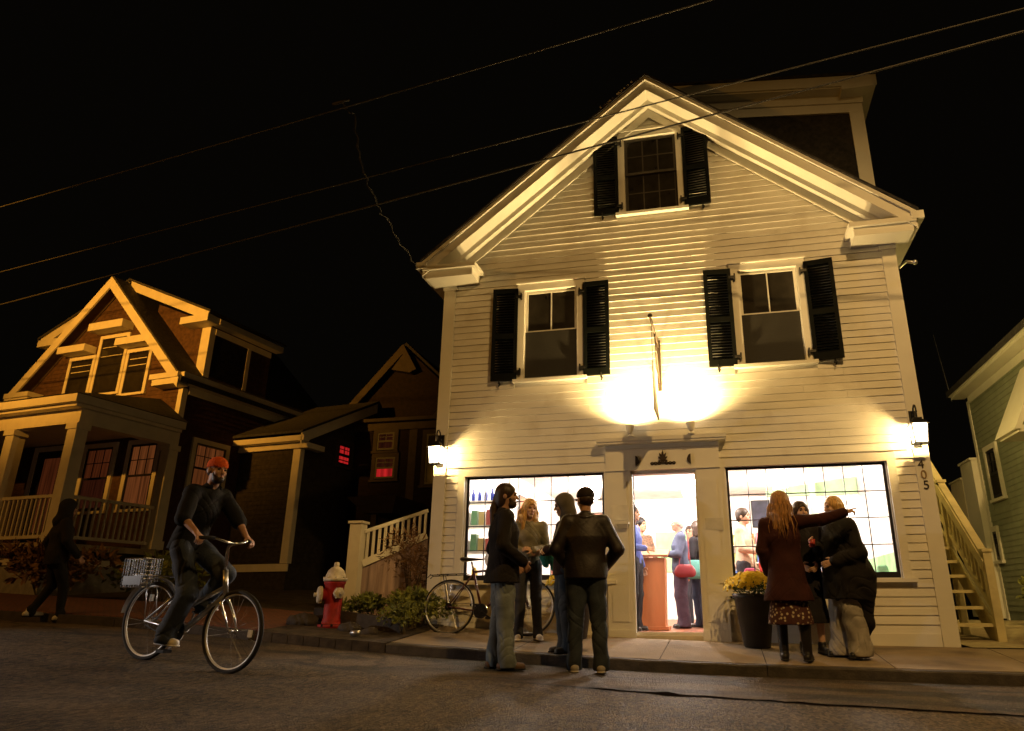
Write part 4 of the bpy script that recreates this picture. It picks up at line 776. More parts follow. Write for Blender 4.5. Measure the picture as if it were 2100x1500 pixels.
# ================================================================== people: signed-distance figures turned into one skin each
def _arr(*v): return np.array(v, dtype=np.float32)
class SDF:
    def __init__(s, h): s.h = h; s.ops = []
    def cap(s, a, b, ra, rb=None, k=0.03, fl=1.0, axis=1):
        s.ops.append(('cap', np.array(a, float), np.array(b, float), ra, rb if rb is not None else ra, k, fl, axis)); return s
    def chain(s, pts, rs, k=0.02, fl=1.0):
        for i in range(len(pts)-1): s.cap(pts[i], pts[i+1], rs[i], rs[i+1], k, fl)
        return s
    def ell(s, c, r, rot=None, k=0.02, sub=False):
        s.ops.append(('ell', np.array(c, float), np.array(r, float), rot, k, sub)); return s
    def cut(s, n, d):
        """keep the side where n.p < d"""
        s.ops.append(('cut', np.array(n, float), d)); return s
    def wr(s, amp, kx=(22, 9), kz=(30, 13), seed=0): s.ops.append(('wr', amp, kx, kz, seed)); return s
    def mesh(s):
        lo = np.full(3, 1e9); hi = -lo
        for o in s.ops:
            if o[0] == 'cap':
                r = max(o[3], o[4]); lo = np.minimum(lo, np.minimum(o[1], o[2])-r); hi = np.maximum(hi, np.maximum(o[1], o[2])+r)
            elif o[0] == 'ell' and not o[5]:
                r = max(o[2]); lo = np.minimum(lo, o[1]-r); hi = np.maximum(hi, o[1]+r)
        h = s.h; lo = lo-4*h-0.02; hi = hi+4*h+0.02
        n = np.ceil((hi-lo)/h).astype(int)+1
        ax = [(lo[i]+h*np.arange(n[i])).astype(np.float32) for i in range(3)]
        F = np.full(n, 0.08, np.float32)
        for o in s.ops:
            if o[0] == 'cut':
                d = o[1][0]*ax[0][:, None, None]+o[1][1]*ax[1][None, :, None]+o[1][2]*ax[2][None, None, :]-o[2]
                F = np.maximum(F, d.astype(np.float32)); continue
            if o[0] == 'wr':
                _, amp, kx, kz, sd = o; X, Y, Z = ax[0][:, None, None], ax[1][None, :, None], ax[2][None, None, :]
                wv = np.sin(kz[0]*Z+kx[0]*(X+0.7*Y)+sd)+0.6*np.sin(kz[1]*2.1*Z-kx[0]*1.3*X+kx[1]*Y+2*sd)+0.5*np.sin(kx[0]*1.9*X+kx[1]*2.3*Y+kz[1]*Z+3*sd)
                ph = kz[0]*0.85*Z+kx[0]*0.7*(X-0.6*Y)+3.2*np.sin(kx[1]*1.2*X+kx[1]*Y+0.35*kz[1]*Z+sd)+sd
                ph2 = kz[1]*1.3*Z-kx[0]*1.2*(X+0.5*Y)+2.6*np.sin(0.6*kz[1]*Z+kx[1]*1.5*Y+2*sd)
                wv = 0.45*wv+1.5*(1-np.abs(np.sin(ph)))**4*np.clip(0.3+0.9*np.sin(0.8*kz[1]*Z+9*X+sd), 0, 1)+1.6*(1-np.abs(np.sin(ph2)))**4*np.clip(0.2+np.sin(1.1*kz[1]*Z-11*X+6*Y+2*sd), 0, 1)
                F = F+(amp*(wv-0.5)).astype(np.float32); continue
            k = o[5] if o[0] == 'cap' else o[4]; m = k+2.5*h+0.03
            if o[0] == 'cap': r = max(o[3], o[4]); a, c = np.minimum(o[1], o[2])-r-m, np.maximum(o[1], o[2])+r+m
            else: r = max(o[2]); a, c = o[1]-r-m, o[1]+r+m
            i0 = np.clip(np.floor((a-lo)/h).astype(int), 0, n-1); i1 = np.clip(np.ceil((c-lo)/h).astype(int)+1, 1, n)
            sl = tuple(slice(p, q) for p, q in zip(i0, i1))
            X, Y, Z = ax[0][sl[0]][:, None, None], ax[1][sl[1]][None, :, None], ax[2][sl[2]][None, None, :]
            if o[0] == 'cap':
                p, q, ra, rb, fl, axs = o[1], o[2], o[3], o[4], o[6], o[7]; v = q-p; L2 = max(1e-9, float(v@v))
                t = np.clip(((X-p[0])*v[0]+(Y-p[1])*v[1]+(Z-p[2])*v[2])/L2, 0, 1)
                dx, dy, dz = X-p[0]-t*v[0], Y-p[1]-t*v[1], Z-p[2]-t*v[2]
                if fl != 1.0:
                    if axs == 1: dy = dy/fl
                    elif axs == 0: dx = dx/fl
                    else: dz = dz/fl
                d = np.sqrt(dx*dx+dy*dy+dz*dz)-(ra+(rb-ra)*t)
                if fl < 1.0: d = d*max(fl, 0.6)
            else:
                c_, rr, rot = o[1], o[2], o[3]; dx, dy, dz = X-c_[0], Y-c_[1], Z-c_[2]
                if rot is not None:
                    Rm = np.array(rot, float).T
                    dx, dy, dz = (Rm[0, 0]*dx+Rm[0, 1]*dy+Rm[0, 2]*dz, Rm[1, 0]*dx+Rm[1, 1]*dy+Rm[1, 2]*dz, Rm[2, 0]*dx+Rm[2, 1]*dy+Rm[2, 2]*dz)
                q = np.sqrt((dx/rr[0])**2+(dy/rr[1])**2+(dz/rr[2])**2)+1e-6; g = np.sqrt((dx/rr[0]**2)**2+(dy/rr[1]**2)**2+(dz/rr[2]**2)**2)+1e-6
                d = q*(q-1)/g
            d = d.astype(np.float32); G = F[sl]
            if o[0] == 'ell' and o[5]:
                hh = np.clip(0.5-0.5*(G+d)/k, 0, 1); F[sl] = G*(1-hh)-d*hh+k*hh*(1-hh)
            else:
                hh = np.clip(0.5+0.5*(G-d)/k, 0, 1); F[sl] = G*(1-hh)+d*hh-k*hh*(1-hh)
        return nets(F, lo, h)
def nets(F, lo, h):
    I = F < 0
    nx, ny, nz = [d-1 for d in F.shape]
    cs = [(i, j, k) for i in (0, 1) for j in (0, 1) for k in (0, 1)]
    cnt = sum(I[i:i+nx, j:j+ny, k:k+nz].astype(np.int8) for i, j, k in cs)
    act = (cnt > 0) & (cnt < 8); ci = np.argwhere(act)
    idx = np.full(act.shape, -1, np.int64); idx[act] = np.arange(len(ci))
    P = np.zeros((len(ci), 3)); W_ = np.zeros(len(ci))
    vals = {c: F[ci[:, 0]+c[0], ci[:, 1]+c[1], ci[:, 2]+c[2]] for c in cs}
    for a in cs:
        for d in range(3):
            if a[d] == 0:
                b_ = list(a); b_[d] = 1; b_ = tuple(b_); va, vb = vals[a], vals[b_]; m = (va < 0) != (vb < 0)
                t = np.where(m, va/np.where(m, va-vb, 1), 0); p = np.array(a, float)[None, :].repeat(len(ci), 0); p[:, d] += t
                P += p*m[:, None]; W_ += m
    P = (ci+P/np.maximum(W_, 1)[:, None])*h+lo
    faces = []
    for d in range(3):
        o1, o2 = [(1, 2), (2, 0), (0, 1)][d]
        sa = [slice(None)]*3; sb = [slice(None)]*3; sa[d] = slice(0, -1); sb[d] = slice(1, None)
        ch = I[tuple(sa)] != I[tuple(sb)]; e = np.argwhere(ch); e = e[(e[:, o1] > 0) & (e[:, o2] > 0) & (e[:, o1] < F.shape[o1]-1) & (e[:, o2] < F.shape[o2]-1)]
        ins = I[e[:, 0], e[:, 1], e[:, 2]]
        def ID(a, b_): q = e.copy(); q[:, o1] -= a; q[:, o2] -= b_; return idx[q[:, 0], q[:, 1], q[:, 2]]
        Q = np.stack([ID(1, 1), ID(0, 1), ID(0, 0), ID(1, 0)], 1); Q[~ins] = Q[~ins][:, ::-1]; faces.append(Q)
    return P, np.concatenate(faces)
def sdf_obj(name, sdf, mt, parent=None):
    P, Q = sdf.mesh(); me = bpy.data.meshes.new(name)
    me.vertices.add(len(P)); me.vertices.foreach_set("co", P.astype(np.float32).ravel()); n = len(Q)
    me.loops.add(4*n); me.loops.foreach_set("vertex_index", Q.astype(np.int32).ravel()); me.polygons.add(n)
    me.polygons.foreach_set("loop_start", np.arange(0, 4*n, 4, dtype=np.int32)); me.polygons.foreach_set("use_smooth", np.ones(n, bool))
    me.update(calc_edges=True); me.validate(); me.materials.append(mt)
    return link(bpy.data.objects.new(name, me), parent)
def rotm(yaw, pitch=0.0, roll=0.0): return np.array(Matrix.Rotation(yaw, 3, 'Z') @ Matrix.Rotation(pitch, 3, 'X') @ Matrix.Rotation(roll, 3, 'Y'))
def unit(v): v = np.array(v, float); return v/(np.linalg.norm(v)+1e-9)
def hand(s, wr, d, nrm, side, curl=0.5, fl=1.0, point=False):
    """palm and five fingers; d = hand direction, nrm = direction the palm faces, side = +1 when the thumb lies on +cross(d,nrm)"""
    d = unit(d); nrm = unit(np.array(nrm)-d*np.dot(nrm, d)); lat = np.cross(d, nrm)*side
    wr = np.array(wr, float); k0 = wr+d*0.085
    for o in (-0.024, -0.008, 0.008, 0.024): s.cap(wr+d*0.015+lat*o*0.7, k0+lat*o-d*0.012, 0.013, 0.0115, 0.012)
    for i, (o, L) in enumerate([(0.028, 0.070), (0.0095, 0.078), (-0.0095, 0.073), (-0.028, 0.058)]):
        c = 0.05 if (point and i == 0) else (1.5 if point else curl); p = k0+lat*o; dd = d+lat*o*1.6
        for j, f in enumerate((0.46, 0.30, 0.24)):
            a = c*(0.55+0.55*j); v = unit(dd)*math.cos(a)+nrm*math.sin(a); q = p+v*L*f; s.cap(p, q, 0.0092-0.0008*j, 0.0085-0.0008*j, 0.004); p = q
    tb = wr+d*0.028+lat*0.026; t1 = tb+unit(d*0.6+lat*0.75+nrm*0.25)*0.038; t2 = t1+unit(d*0.85+lat*0.25+nrm*0.45)*0.030
    s.cap(tb-lat*0.01, t1, 0.0135, 0.0105, 0.01); s.cap(t1, t2, 0.0105, 0.0085, 0.005)
SKIN = {}
def skin(tone):
    if tone not in SKIN: SKIN[tone] = mat('skin', tone, 0.5, var=0.08, vscale=14, bump=0.05, bscale=90, spec=0.35)
    return SKIN[tone]
M['eye'] = mat('eye', (0.05, 0.04, 0.035), 0.15, var=0.3)
def fabric(name, col, rough=0.85, var=0.18, bump=0.25, bscale=160, vscale=9): return mat(name, col, rough, var=var, vscale=vscale, bump=bump, bscale=bscale, spec=0.25)
DEF = dict(pel=(0, 0.0, .95), wai=(0, .0, 1.08), che=(0, .005, 1.27), nec=(0, .015, 1.455), head=(0, -.02, 1.635),
           shL=(.175, .012, 1.41), elL=(.245, .03, 1.13), wrL=(.25, -.05, .89), hipL=(.088, 0, .92), knL=(.10, -.015, .50), anL=(.105, .03, .085),
           shR=(-.175, .012, 1.41), elR=(-.245, .03, 1.13), wrR=(-.25, -.05, .89), hipR=(-.088, 0, .92), knR=(-.10, -.015, .50), anR=(-.105, .03, .085))
def person(label, loc, rz, H=1.75, pose=None, tone=(0.42, 0.24, 0.16), top=None, bottom=None, shoes=None, hair=None, head=(0, 0, 0), build=1.0,
           handL=None, handR=None, h=0.0075, group=None, toeL=0.12, toeR=-0.12, extra=None, face=True, hide_hands=''):
    J = dict(DEF); J.update(pose or {}); J = {k: np.array(v, float) for k, v in J.items()}; b = build
    sc = H/1.75
    s = SDF(h); fl = 0.70
    # head
    Rh = rotm(*head); hc = J['head']; T = lambda x, y, z: hc+Rh@np.array((x, y, z))
    s.cap(J['pel'], J['wai'], .125*b, .118*b, .04, fl); s.cap(J['wai'], J['che'], .118*b, .138*b, .04, fl)
    s.cap(J['che'], (J['shL']+J['shR'])/2+(0, 0, -.02), .138*b, .085, .04, fl); s.cap(J['shL'], J['shR'], .055, .055, .04)
    s.cap(J['nec']-np.array((0, 0, .05)), T(0, .012, -.05), .058, .052, .025)
    for S_ in 'LR':
        s.cap(J['sh'+S_], J['el'+S_], .050, .040, .025); s.cap(J['el'+S_], J['wr'+S_], .040, .027, .012)
        s.cap(J['hip'+S_], J['kn'+S_], .080*b, .054, .035); s.cap(J['kn'+S_], J['an'+S_], .054, .036, .02)
        a = J['an'+S_]; tw = toeL if S_ == 'L' else toeR; fd = np.array((math.sin(tw), -math.cos(tw), 0)); fz = a[2]-.085
        s.cap(a+(0, 0, -.03), np.array((a[0], a[1], fz+.035))+fd*.13, .036, .026, .02); s.cap(np.array((a[0], a[1], fz+.04))-fd*.03, np.array((a[0], a[1], fz+.04)), .035, .033, .02)
    s.ell(T(0, .012, .035), (.076, .096, .088), Rh, .02); s.ell(T(0, -.022, -.035), (.060, .072, .082), Rh, .025); s.ell(T(0, -.072, -.090), (.024, .020, .020), Rh, .022)
    s.cap(T(0, -.094, .012), T(0, -.112, -.022), .008, .0135, .012); s.cap(T(-.030, -.086, .032), T(.030, -.086, .032), .010, .010, .014)
    for e in (-1, 1):
        s.ell(T(e*.031, -.096, .010), (.017, .012, .011), Rh, .008, True); s.ell(T(e*.078, .010, -.005), (.012, .022, .033), Rh, .008); s.ell(T(e*.036, -.072, -.022), (.022, .018, .020), Rh, .02)
    s.cap(T(-.021, -.088, -.058), T(.021, -.088, -.058), .0085, .0085, .006); s.cap(T(-.02, -.098, -.063), T(.02, -.098, -.063), .0035, .0035, .004)
    for S_, sg, hs in (('L', 1, handL), ('R', -1, handR)):
        w, e = J['wr'+S_], J['el'+S_]; d = unit(w-e); nrm = np.array((-sg*0.9, -0.1, -.25)); cu = .45; pt = False
        if hs:
            if 'd' in hs: d = unit(hs['d'])
            if 'n' in hs: nrm = np.array(hs['n'], float)
            cu = hs.get('curl', cu); pt = hs.get('point', False)
        dn = unit(d); n2 = unit(nrm-dn*np.dot(nrm, dn)); lat = np.cross(dn, n2)
        sd = hs['side'] if hs and 'side' in hs else (1 if lat[1] < 0 else -1)
        hand(s, w, d, nrm, sd, cu, point=pt)
    body = sdf_obj('person', s, skin(tone)); body.location = loc; body.rotation_euler = (0, 0, rz); body.scale = (sc, sc, sc)
    tag(body, label, 'person', group)
    if face:
        for e in (-1, 1):
            q = MB(); q.ball((0, 0, 0), (.011, .011, .010), 8, 6); o = q.build('eye', M['eye'], body, True); o.location = T(e*.031, -.084, .011)
        q = MB(); q.tube([T(-.019, -.0985, -.060), T(0, -.1015, -.0585), T(.019, -.0985, -.060)], 0.0035, 5); q.build('mouth', mat('lip', (tone[0]*.75, tone[1]*.45, tone[2]*.45), .5), body, True)
        q = MB()
        for e in (-1, 1): q.tube([T(e*.016, -.0975, .031), T(e*.033, -.098, .036), T(e*.048, -.088, .031)], [.004, .0045, .003], 5)
        q.build('eyebrow', (hair or {}).get('mat', M['eye']), body, True)
    if bottom:
        q = SDF(h); o = bottom.get('off', .014); wd = bottom.get('wide', .0)
        if bottom['kind'] == 'trousers':
            q.cap(J['pel']+(0, 0, -.02), J['pel']+(0, 0, .10), .132*b+o, .122*b+o, .03, fl)
            for S_ in 'LR':
                hp, kn, an = J['hip'+S_], J['kn'+S_], J['an'+S_]
                q.cap(hp, kn, .088*b+o, .060+o+wd*.6, .035); q.cap(kn, an+(0, 0, -.02)+(kn-an)*0.05, .060+o+wd*.6, .047+o+wd, .02)
                q.cap(an+(0, -.01, .03), an+(0, -.02, -.03), .052+o+wd, .056+o+wd, .015)
            q.wr(bottom.get('wr', .0035), seed=bottom.get('seed', 1)); q.cut((0, 0, 1), J['pel'][2]+.13)
            zb = min(J['anL'][2], J['anR'][2])-.065; q.cut((0, 0, -1), -zb)
            sdf_obj('trousers', q, bottom['mat'], body)
        else:
            z1 = bottom['hem']; rr = bottom.get('flare', .24); pz = J['pel'][2]
            q.cap(J['pel']+(0, 0, .06), J['pel'], .12*b, .13*b, .03, .72); q.cap(J['pel'], (J['pel'][0], J['pel'][1]+.005, z1+.02), .13*b, rr, .03, .82); q.cap((0, J['pel'][1], z1+.02), (0, J['pel'][1], z1-.05), rr, rr, .02, .82)
            q.wr(bottom.get('wr', .006), (34, 30), (3, 2), 2); q.cut((0, 0, -1), -z1); sdf_obj('skirt', q, bottom['mat'], body)
    if shoes:
        for S_ in 'LR':
            q = SDF(h*.9); a = J['an'+S_]; tw = toeL if S_ == 'L' else toeR; fd = np.array((math.sin(tw), -math.cos(tw), 0)); fz = a[2]-.085; base = np.array((a[0], a[1], fz))
            pit = shoes.get('pitch'+S_, 0.0)
            q.cap(base-fd*.045+(0, 0, .040), base+fd*.02+(0, 0, .045), .042, .043, .02); q.cap(base+fd*.0+(0, 0, .042), base+fd*.15+(0, 0, .030+pit), .043, .036, .02); q.cap(a+(0, 0, -.02), a+(0, 0, shoes.get('top', .02)), .046, .050 if shoes.get('top', 0) < .1 else .060, .02)
            q.cut((0, 0, -1), -(fz+.0)) if pit == 0 else None
            so = sdf_obj('boot' if shoes.get('top', 0) > .1 else 'shoe', q, shoes['mat'], body)
            sl = SDF(h*.9); sl.cap(base-fd*.05+(0, 0, .012), base+fd*.155+(0, 0, .012+pit), .046, .042, .01, .28, 2); sdf_obj('sole', sl, shoes.get('sole', M['rubber']), so)
    if top:
        q = SDF(h); o = top.get('off', .024); hem = top['hem']; hr = top.get('hemr', .135*b+o); pz = J['pel'][2]
        if hem < pz-.05:
            q.cap(J['wai'], J['pel'], .118*b+o, .14*b+o, .04, .74); q.cap(J['pel'], (J['pel'][0], J['pel'][1]+.01, hem), .14*b+o, hr, .04, .78); q.cap((J['pel'][0], J['pel'][1]+.01, hem), (J['pel'][0], J['pel'][1]+.01, hem-.08), hr, hr, .02, .78)
        else: q.cap(J['wai'], J['pel']+(0, 0, -.10), .118*b+o, hr, .04, .74)
        q.cut((0, 0, -1), -hem)
        q.cap(J['wai'], J['che'], .118*b+o, .140*b+o, .04, .74); q.cap(J['che'], (J['shL']+J['shR'])/2+(0, 0, -.02), .138*b+o, .082+o*.5, .05, .74)
        q.cap(J['shL'], J['shR'], .050+o*.55, .050+o*.55, .04)
        q.cap(J['nec']+(0, .005, -.05), J['nec']+(0, .0, .012), .078, .070, .02)
        sv = top.get('sleeve', 1.0)
        for S_ in 'LR':
            sh, el, wr_ = J['sh'+S_], J['el'+S_], J['wr'+S_]
            if sv >= 1: q.cap(sh, el, .052+o*.62, .043+o*.62, .03); q.cap(el, el+(wr_-el)*.97, .043+o*.62, .033+o*.55, .018)
            else: q.cap(sh, sh+(el-sh)*min(1, sv*2), .054+o*.6, .050+o*.7, .03)
        for ex_ in top.get('extra', []): q.cap(*ex_)
        q.wr(top.get('wr', .0022), seed=top.get('seed', 0)); q.ell(T(0, -.01, -.03), (.06, .075, .15), Rh, .01, True)
        tp = sdf_obj(top.get('name', 'jacket'), q, top['mat'], body)
        if top.get('collar'):
            c = MB(); n_ = J['nec']; ring = [(n_[0]+.082*math.sin(a), n_[1]-.078*math.cos(a)+.004, n_[2]+.012+.018*(-math.cos(a))*-1) for a in np.linspace(0.5, 5.78, 14)]; c.tube(ring, .017, 7); c.build('collar', top['mat'], tp, True)
    if hair:
        q = SDF(h); k = hair['kind']
        g = .012 if k != 'long' else .018
        if k in ('short', 'long', 'pony', 'bob'):
            q.ell(T(0, .018, .043), (.078+g, .098+g, .088+g), Rh, .01)
            if k == 'short': q.ell(T(0, .055, -.01), (.070+g, .062, .075), Rh, .02)
            if k in ('long', 'bob', 'pony'): q.ell(T(0, .050, -.03), (.082, .066, .10), Rh, .02)
            q.ell(T(0, -.085, -.035), (.064, .085, .094), Rh, .012, True)
            if k == 'long':
                L = hair.get('len', .34)
                for i in range(9):
                    a = -2.2+i*4.4/8; x, y = .085*math.sin(a), .02+.085*math.cos(a); w_ = .5+.5*math.cos(a)
                    p0 = T(x*.92, y*.8, .02); p1 = T(x*1.15, y+.01, -.12); e_ = hc+np.array((0, 0, -.12-L*(.75+.25*w_)))+np.array(rotm(head[0])@np.array((x*1.25+.012*math.sin(7*i), max(-.02, y)*1.1+.035, 0)))
                    q.cap(p0, p1, .028, .032, .03); q.cap(p1, e_, .032, .014, .03)
            if k == 'long':
                rs_ = random.Random(5); st = MB()
                for i in range(46):
                    a = rs_.uniform(-2.2, 2.2); x, y = .10*math.sin(a), .02+.10*math.cos(a); L = hair.get('len', .34)*rs_.uniform(.7, 1.12); j1 = rs_.gauss(0, .018); j2 = rs_.gauss(0, .03)
                    p0 = Vector(T(x*.8, y*.8, .06)); p1 = Vector(T(x*1.25+j1, y*1.1+.01, -.12)); e_ = Vector(hc+np.array((0, 0, -.12-L))+np.array(rotm(head[0])@np.array((x*1.45+j2, max(-.03, y)*1.2+.03, 0))))
                    st.tube([p0, p0.lerp(p1, .6)+Vector((x*.25, y*.15, .01)), p1, p1.lerp(e_, .5)+Vector((j1, 0, 0)), e_], [.004, .006, .006, .005, .0015], 5)
                st.build('loose_strands', hair['mat'], body, True)
            if k == 'pony': q.cap(T(0, .10, .0), T(.0, .135, -.12), .035, .036, .02); q.cap(T(0, .135, -.12), hc+np.array((0, .14, -.40)), .036, .018, .02)
            if k == 'bob':
                for a in np.linspace(-1.9, 1.9, 7): x, y = .088*math.sin(a), .02+.088*math.cos(a); q.cap(T(x*.95, y, .02), T(x*1.05, y+.005, -.13), .026, .020, .03)
            q.wr(.0022, (70, 60), (18, 9), 1)
        if k == 'hood':
            q.ell(T(0, .022, .035), (.105, .122, .118), Rh, .02); q.ell(T(0, .045, -.06), (.10, .09, .11), Rh, .04); q.cap(T(0, .03, -.10), J['nec']+(0, .04, -.02), .095, .11, .04)
            q.ell(T(0, -.115, -.005), (.072, .10, .105), Rh, .015, True); q.wr(.003)
        if k in ('cap', 'beanie'):
            q.ell(T(0, .012, .048), (.091, .112, .092), Rh, .01); q.cut(-(Rh@np.array((0, 0.12, 1.0))), -float((Rh@np.array((0, 0.12, 1.0)))@T(0, 0, .028)))
            if k == 'cap': q.ell(T(0, -.125, .030), (.062, .062, .008), Rh, .01)
        nm = {'hood': 'hood', 'cap': 'cap', 'beanie': 'beanie'}.get(k, 'hair'); sdf_obj(nm, q, hair['mat'], body)
        if k in ('cap', 'beanie') and hair.get('under'):
            q = SDF(h); q.ell(T(0, .03, .005), (.080, .088, .075), Rh, .01); q.ell(T(0, -.085, -.02), (.075, .085, .12), Rh, .01, True); sdf_obj('hair', q, hair['under'], body)
        if hair.get('beard'):
            q = SDF(h); q.ell(T(0, -.045, -.080), (.056, .060, .045), Rh, .02); q.ell(T(0, -.04, -.035), (.064, .045, .045), Rh, .02); q.ell(T(0, -.105, -.012), (.046, .05, .042), Rh, .008, True); sdf_obj('beard', q, hair['beard'], body)
    if extra: extra(body, J, T)
    return body
hm = dict(brown=mat('dark_brown_hair', (0.035, 0.018, 0.010), 0.5, var=0.4, vscale=30, stretch=(4, 4, .5)), blonde=mat('blonde_hair', (0.62, 0.37, 0.13), 0.45, var=0.4, vscale=22, stretch=(4, 4, .4), bump=.4),
          sandy=mat('sandy_hair', (0.40, 0.20, 0.065), 0.45, var=0.45, vscale=22, stretch=(4, 4, .4), bump=.4), white=mat('white_hair', (0.70, 0.66, 0.60), 0.6, var=.1), black=mat('black_hair', (0.012, 0.010, 0.009), 0.5, var=.3))
den = lambda n, c: fabric(n, c, 0.8, 0.35, 0.3, 120, 5)
def gz_(x, y): return walk_z(x, y)+0.006 if y > YK else road_z(x, y)
# --- group of four on the left
x, y = -1.50, -2.42
person('long haired man in a black jacket and pale baggy jeans standing at the kerb', (x, y, gz_(x, y)), R(118), 1.80,
       dict(wrL=(.20, -.16, .98), elL=(.27, .06, 1.13), wrR=(-.20, -.16, .98), elR=(-.27, .06, 1.13), anL=(.10, .05, .085), anR=(-.11, -.03, .085), knL=(.10, .0, .50)),
       (0.36, 0.20, 0.13), dict(mat=fabric('black_jacket', (0.014, 0.011, 0.010)), hem=.79, off=.038, hemr=.222, wr=.003, collar=True), dict(kind='trousers', mat=den('pale_jeans', (0.17, 0.20, 0.215)), off=.016, wide=.012, wr=.006),
       dict(mat=mat('brown_leather', (0.10, 0.055, 0.03), 0.6)), dict(kind='pony', mat=hm['brown'], beard=hm['brown']), head=(R(-18), 0, 0), build=1.12,
       handL=dict(curl=1.0, d=(-.3, -.6, -.75)), handR=dict(curl=1.0, d=(.3, -.6, -.75)), group='people chatting outside the shop')
x, y = -1.66, -0.85
def carry(body, J, T):
    q = SDF(.0075); q.cap((.20, -.20, 1.06), (.30, -.19, 1.00), .06, .075, .03); q.cap((.30, -.19, 1.00), (.33, -.15, .86), .07, .05, .03); q.cap((.16, -.22, 1.03), (.20, -.2, .92), .05, .04, .03); q.wr(.008, (40, 30), (35, 20), 3)
    o = sdf_obj('folded_coat', q, fabric('teal_cloth', (0.03, 0.22, 0.20))); o.location = body.location; o.rotation_euler = body.rotation_euler; o.scale = body.scale
    tag(o, 'teal jacket folded over the forearm of the smiling blonde woman', 'jacket')
person('smiling long blonde woman with folded arms in an olive vest and dark jeans', (x, y, gz_(x, y)), R(22), 1.66,
       dict(elL=(.225, -.03, 1.13), wrL=(.03, -.215, 1.09), elR=(-.225, -.03, 1.13), wrR=(-.02, -.20, 1.04), anL=(.13, .02, .085), anR=(-.12, .02, .085)),
       (0.55, 0.33, 0.22), dict(mat=fabric('olive_vest', (0.20, 0.18, 0.13), var=.4, vscale=6), hem=.93, off=.022, name='vest', wr=.005), dict(kind='trousers', mat=den('dark_jeans', (0.035, 0.035, 0.040)), off=.008, wr=.004),
       dict(mat=mat('white_trainer', (0.62, 0.56, 0.48), 0.6), sole=mat('white_sole', (0.7, 0.66, 0.6), 0.6)), dict(kind='long', mat=hm['blonde'], len=.30), head=(R(14), R(6), R(5)), build=.92,
       handL=dict(d=(-.9, -.15, .2), n=(0, .7, -.6), curl=.8), handR=dict(d=(.9, -.2, .05), n=(0, .7, .5), curl=.8), group='people chatting outside the shop', extra=carry)
x, y = -1.03, -1.62
person('person in dark sweatshirt with hood up, half hidden behind the man in the leather jacket', (x, y, gz_(x, y)), R(-62), 1.68,
       dict(elL=(.22, -.06, 1.14), wrL=(.06, -.24, 1.12), elR=(-.22, -.06, 1.14), wrR=(-.05, -.25, 1.10)), (0.40, 0.25, 0.17),
       dict(mat=fabric('maroon_hoodie', (0.026, 0.012, 0.012)), hem=.84, off=.030, hemr=.185, name='sweatshirt'), dict(kind='trousers', mat=den('navy_jeans', (0.05, 0.065, 0.085)), off=.014, wide=.008, wr=.005), dict(mat=mat('grey_trainer', (0.12, 0.11, 0.10), .6)),
       dict(kind='hood', mat=fabric('grey_hood', (0.10, 0.085, 0.065))), head=(R(-8), R(14), 0), handL=dict(d=(-.8, -.3, .1), n=(0, .6, -.6), curl=.9), handR=dict(d=(.8, -.3, .1), n=(0, .6, -.6), curl=.9), group='people chatting outside the shop')
x, y = -0.68, -2.20
person('broad man in a dark leather jacket and blue jeans with his back to the street', (x, y, gz_(x, y)), R(192), 1.80,
       dict(elL=(.30, .02, 1.14), wrL=(.18, -.15, .98), elR=(-.32, .03, 1.14), wrR=(-.19, -.14, .97), anL=(.12, -.02, .085), anR=(-.14, .06, .085), knR=(-.12, .0, .50)),
       (0.40, 0.22, 0.14), dict(mat=mat('dark_leather', (0.013, 0.007, 0.005), 0.58, var=.3, bump=.15, bscale=50, spec=.5), hem=.86, off=.040, wr=.0014, collar=True), dict(kind='trousers', mat=den('blue_jeans', (0.034, 0.043, 0.056)), off=.014, wide=.008, wr=.005, seed=4),
       dict(mat=mat('pale_trainer', (0.30, 0.27, 0.23), .6), sole=mat('pale_sole', (0.4, 0.37, 0.33), .6)), dict(kind='cap', mat=fabric('dark_cap', (0.02, 0.013, 0.011)), under=hm['brown']), head=(R(24), R(4), 0), build=1.2,
       handL=dict(curl=1.0, d=(-.2, -.6, -.75)), handR=dict(curl=1.0, d=(.2, -.6, -.75)), group='people chatting outside the shop')
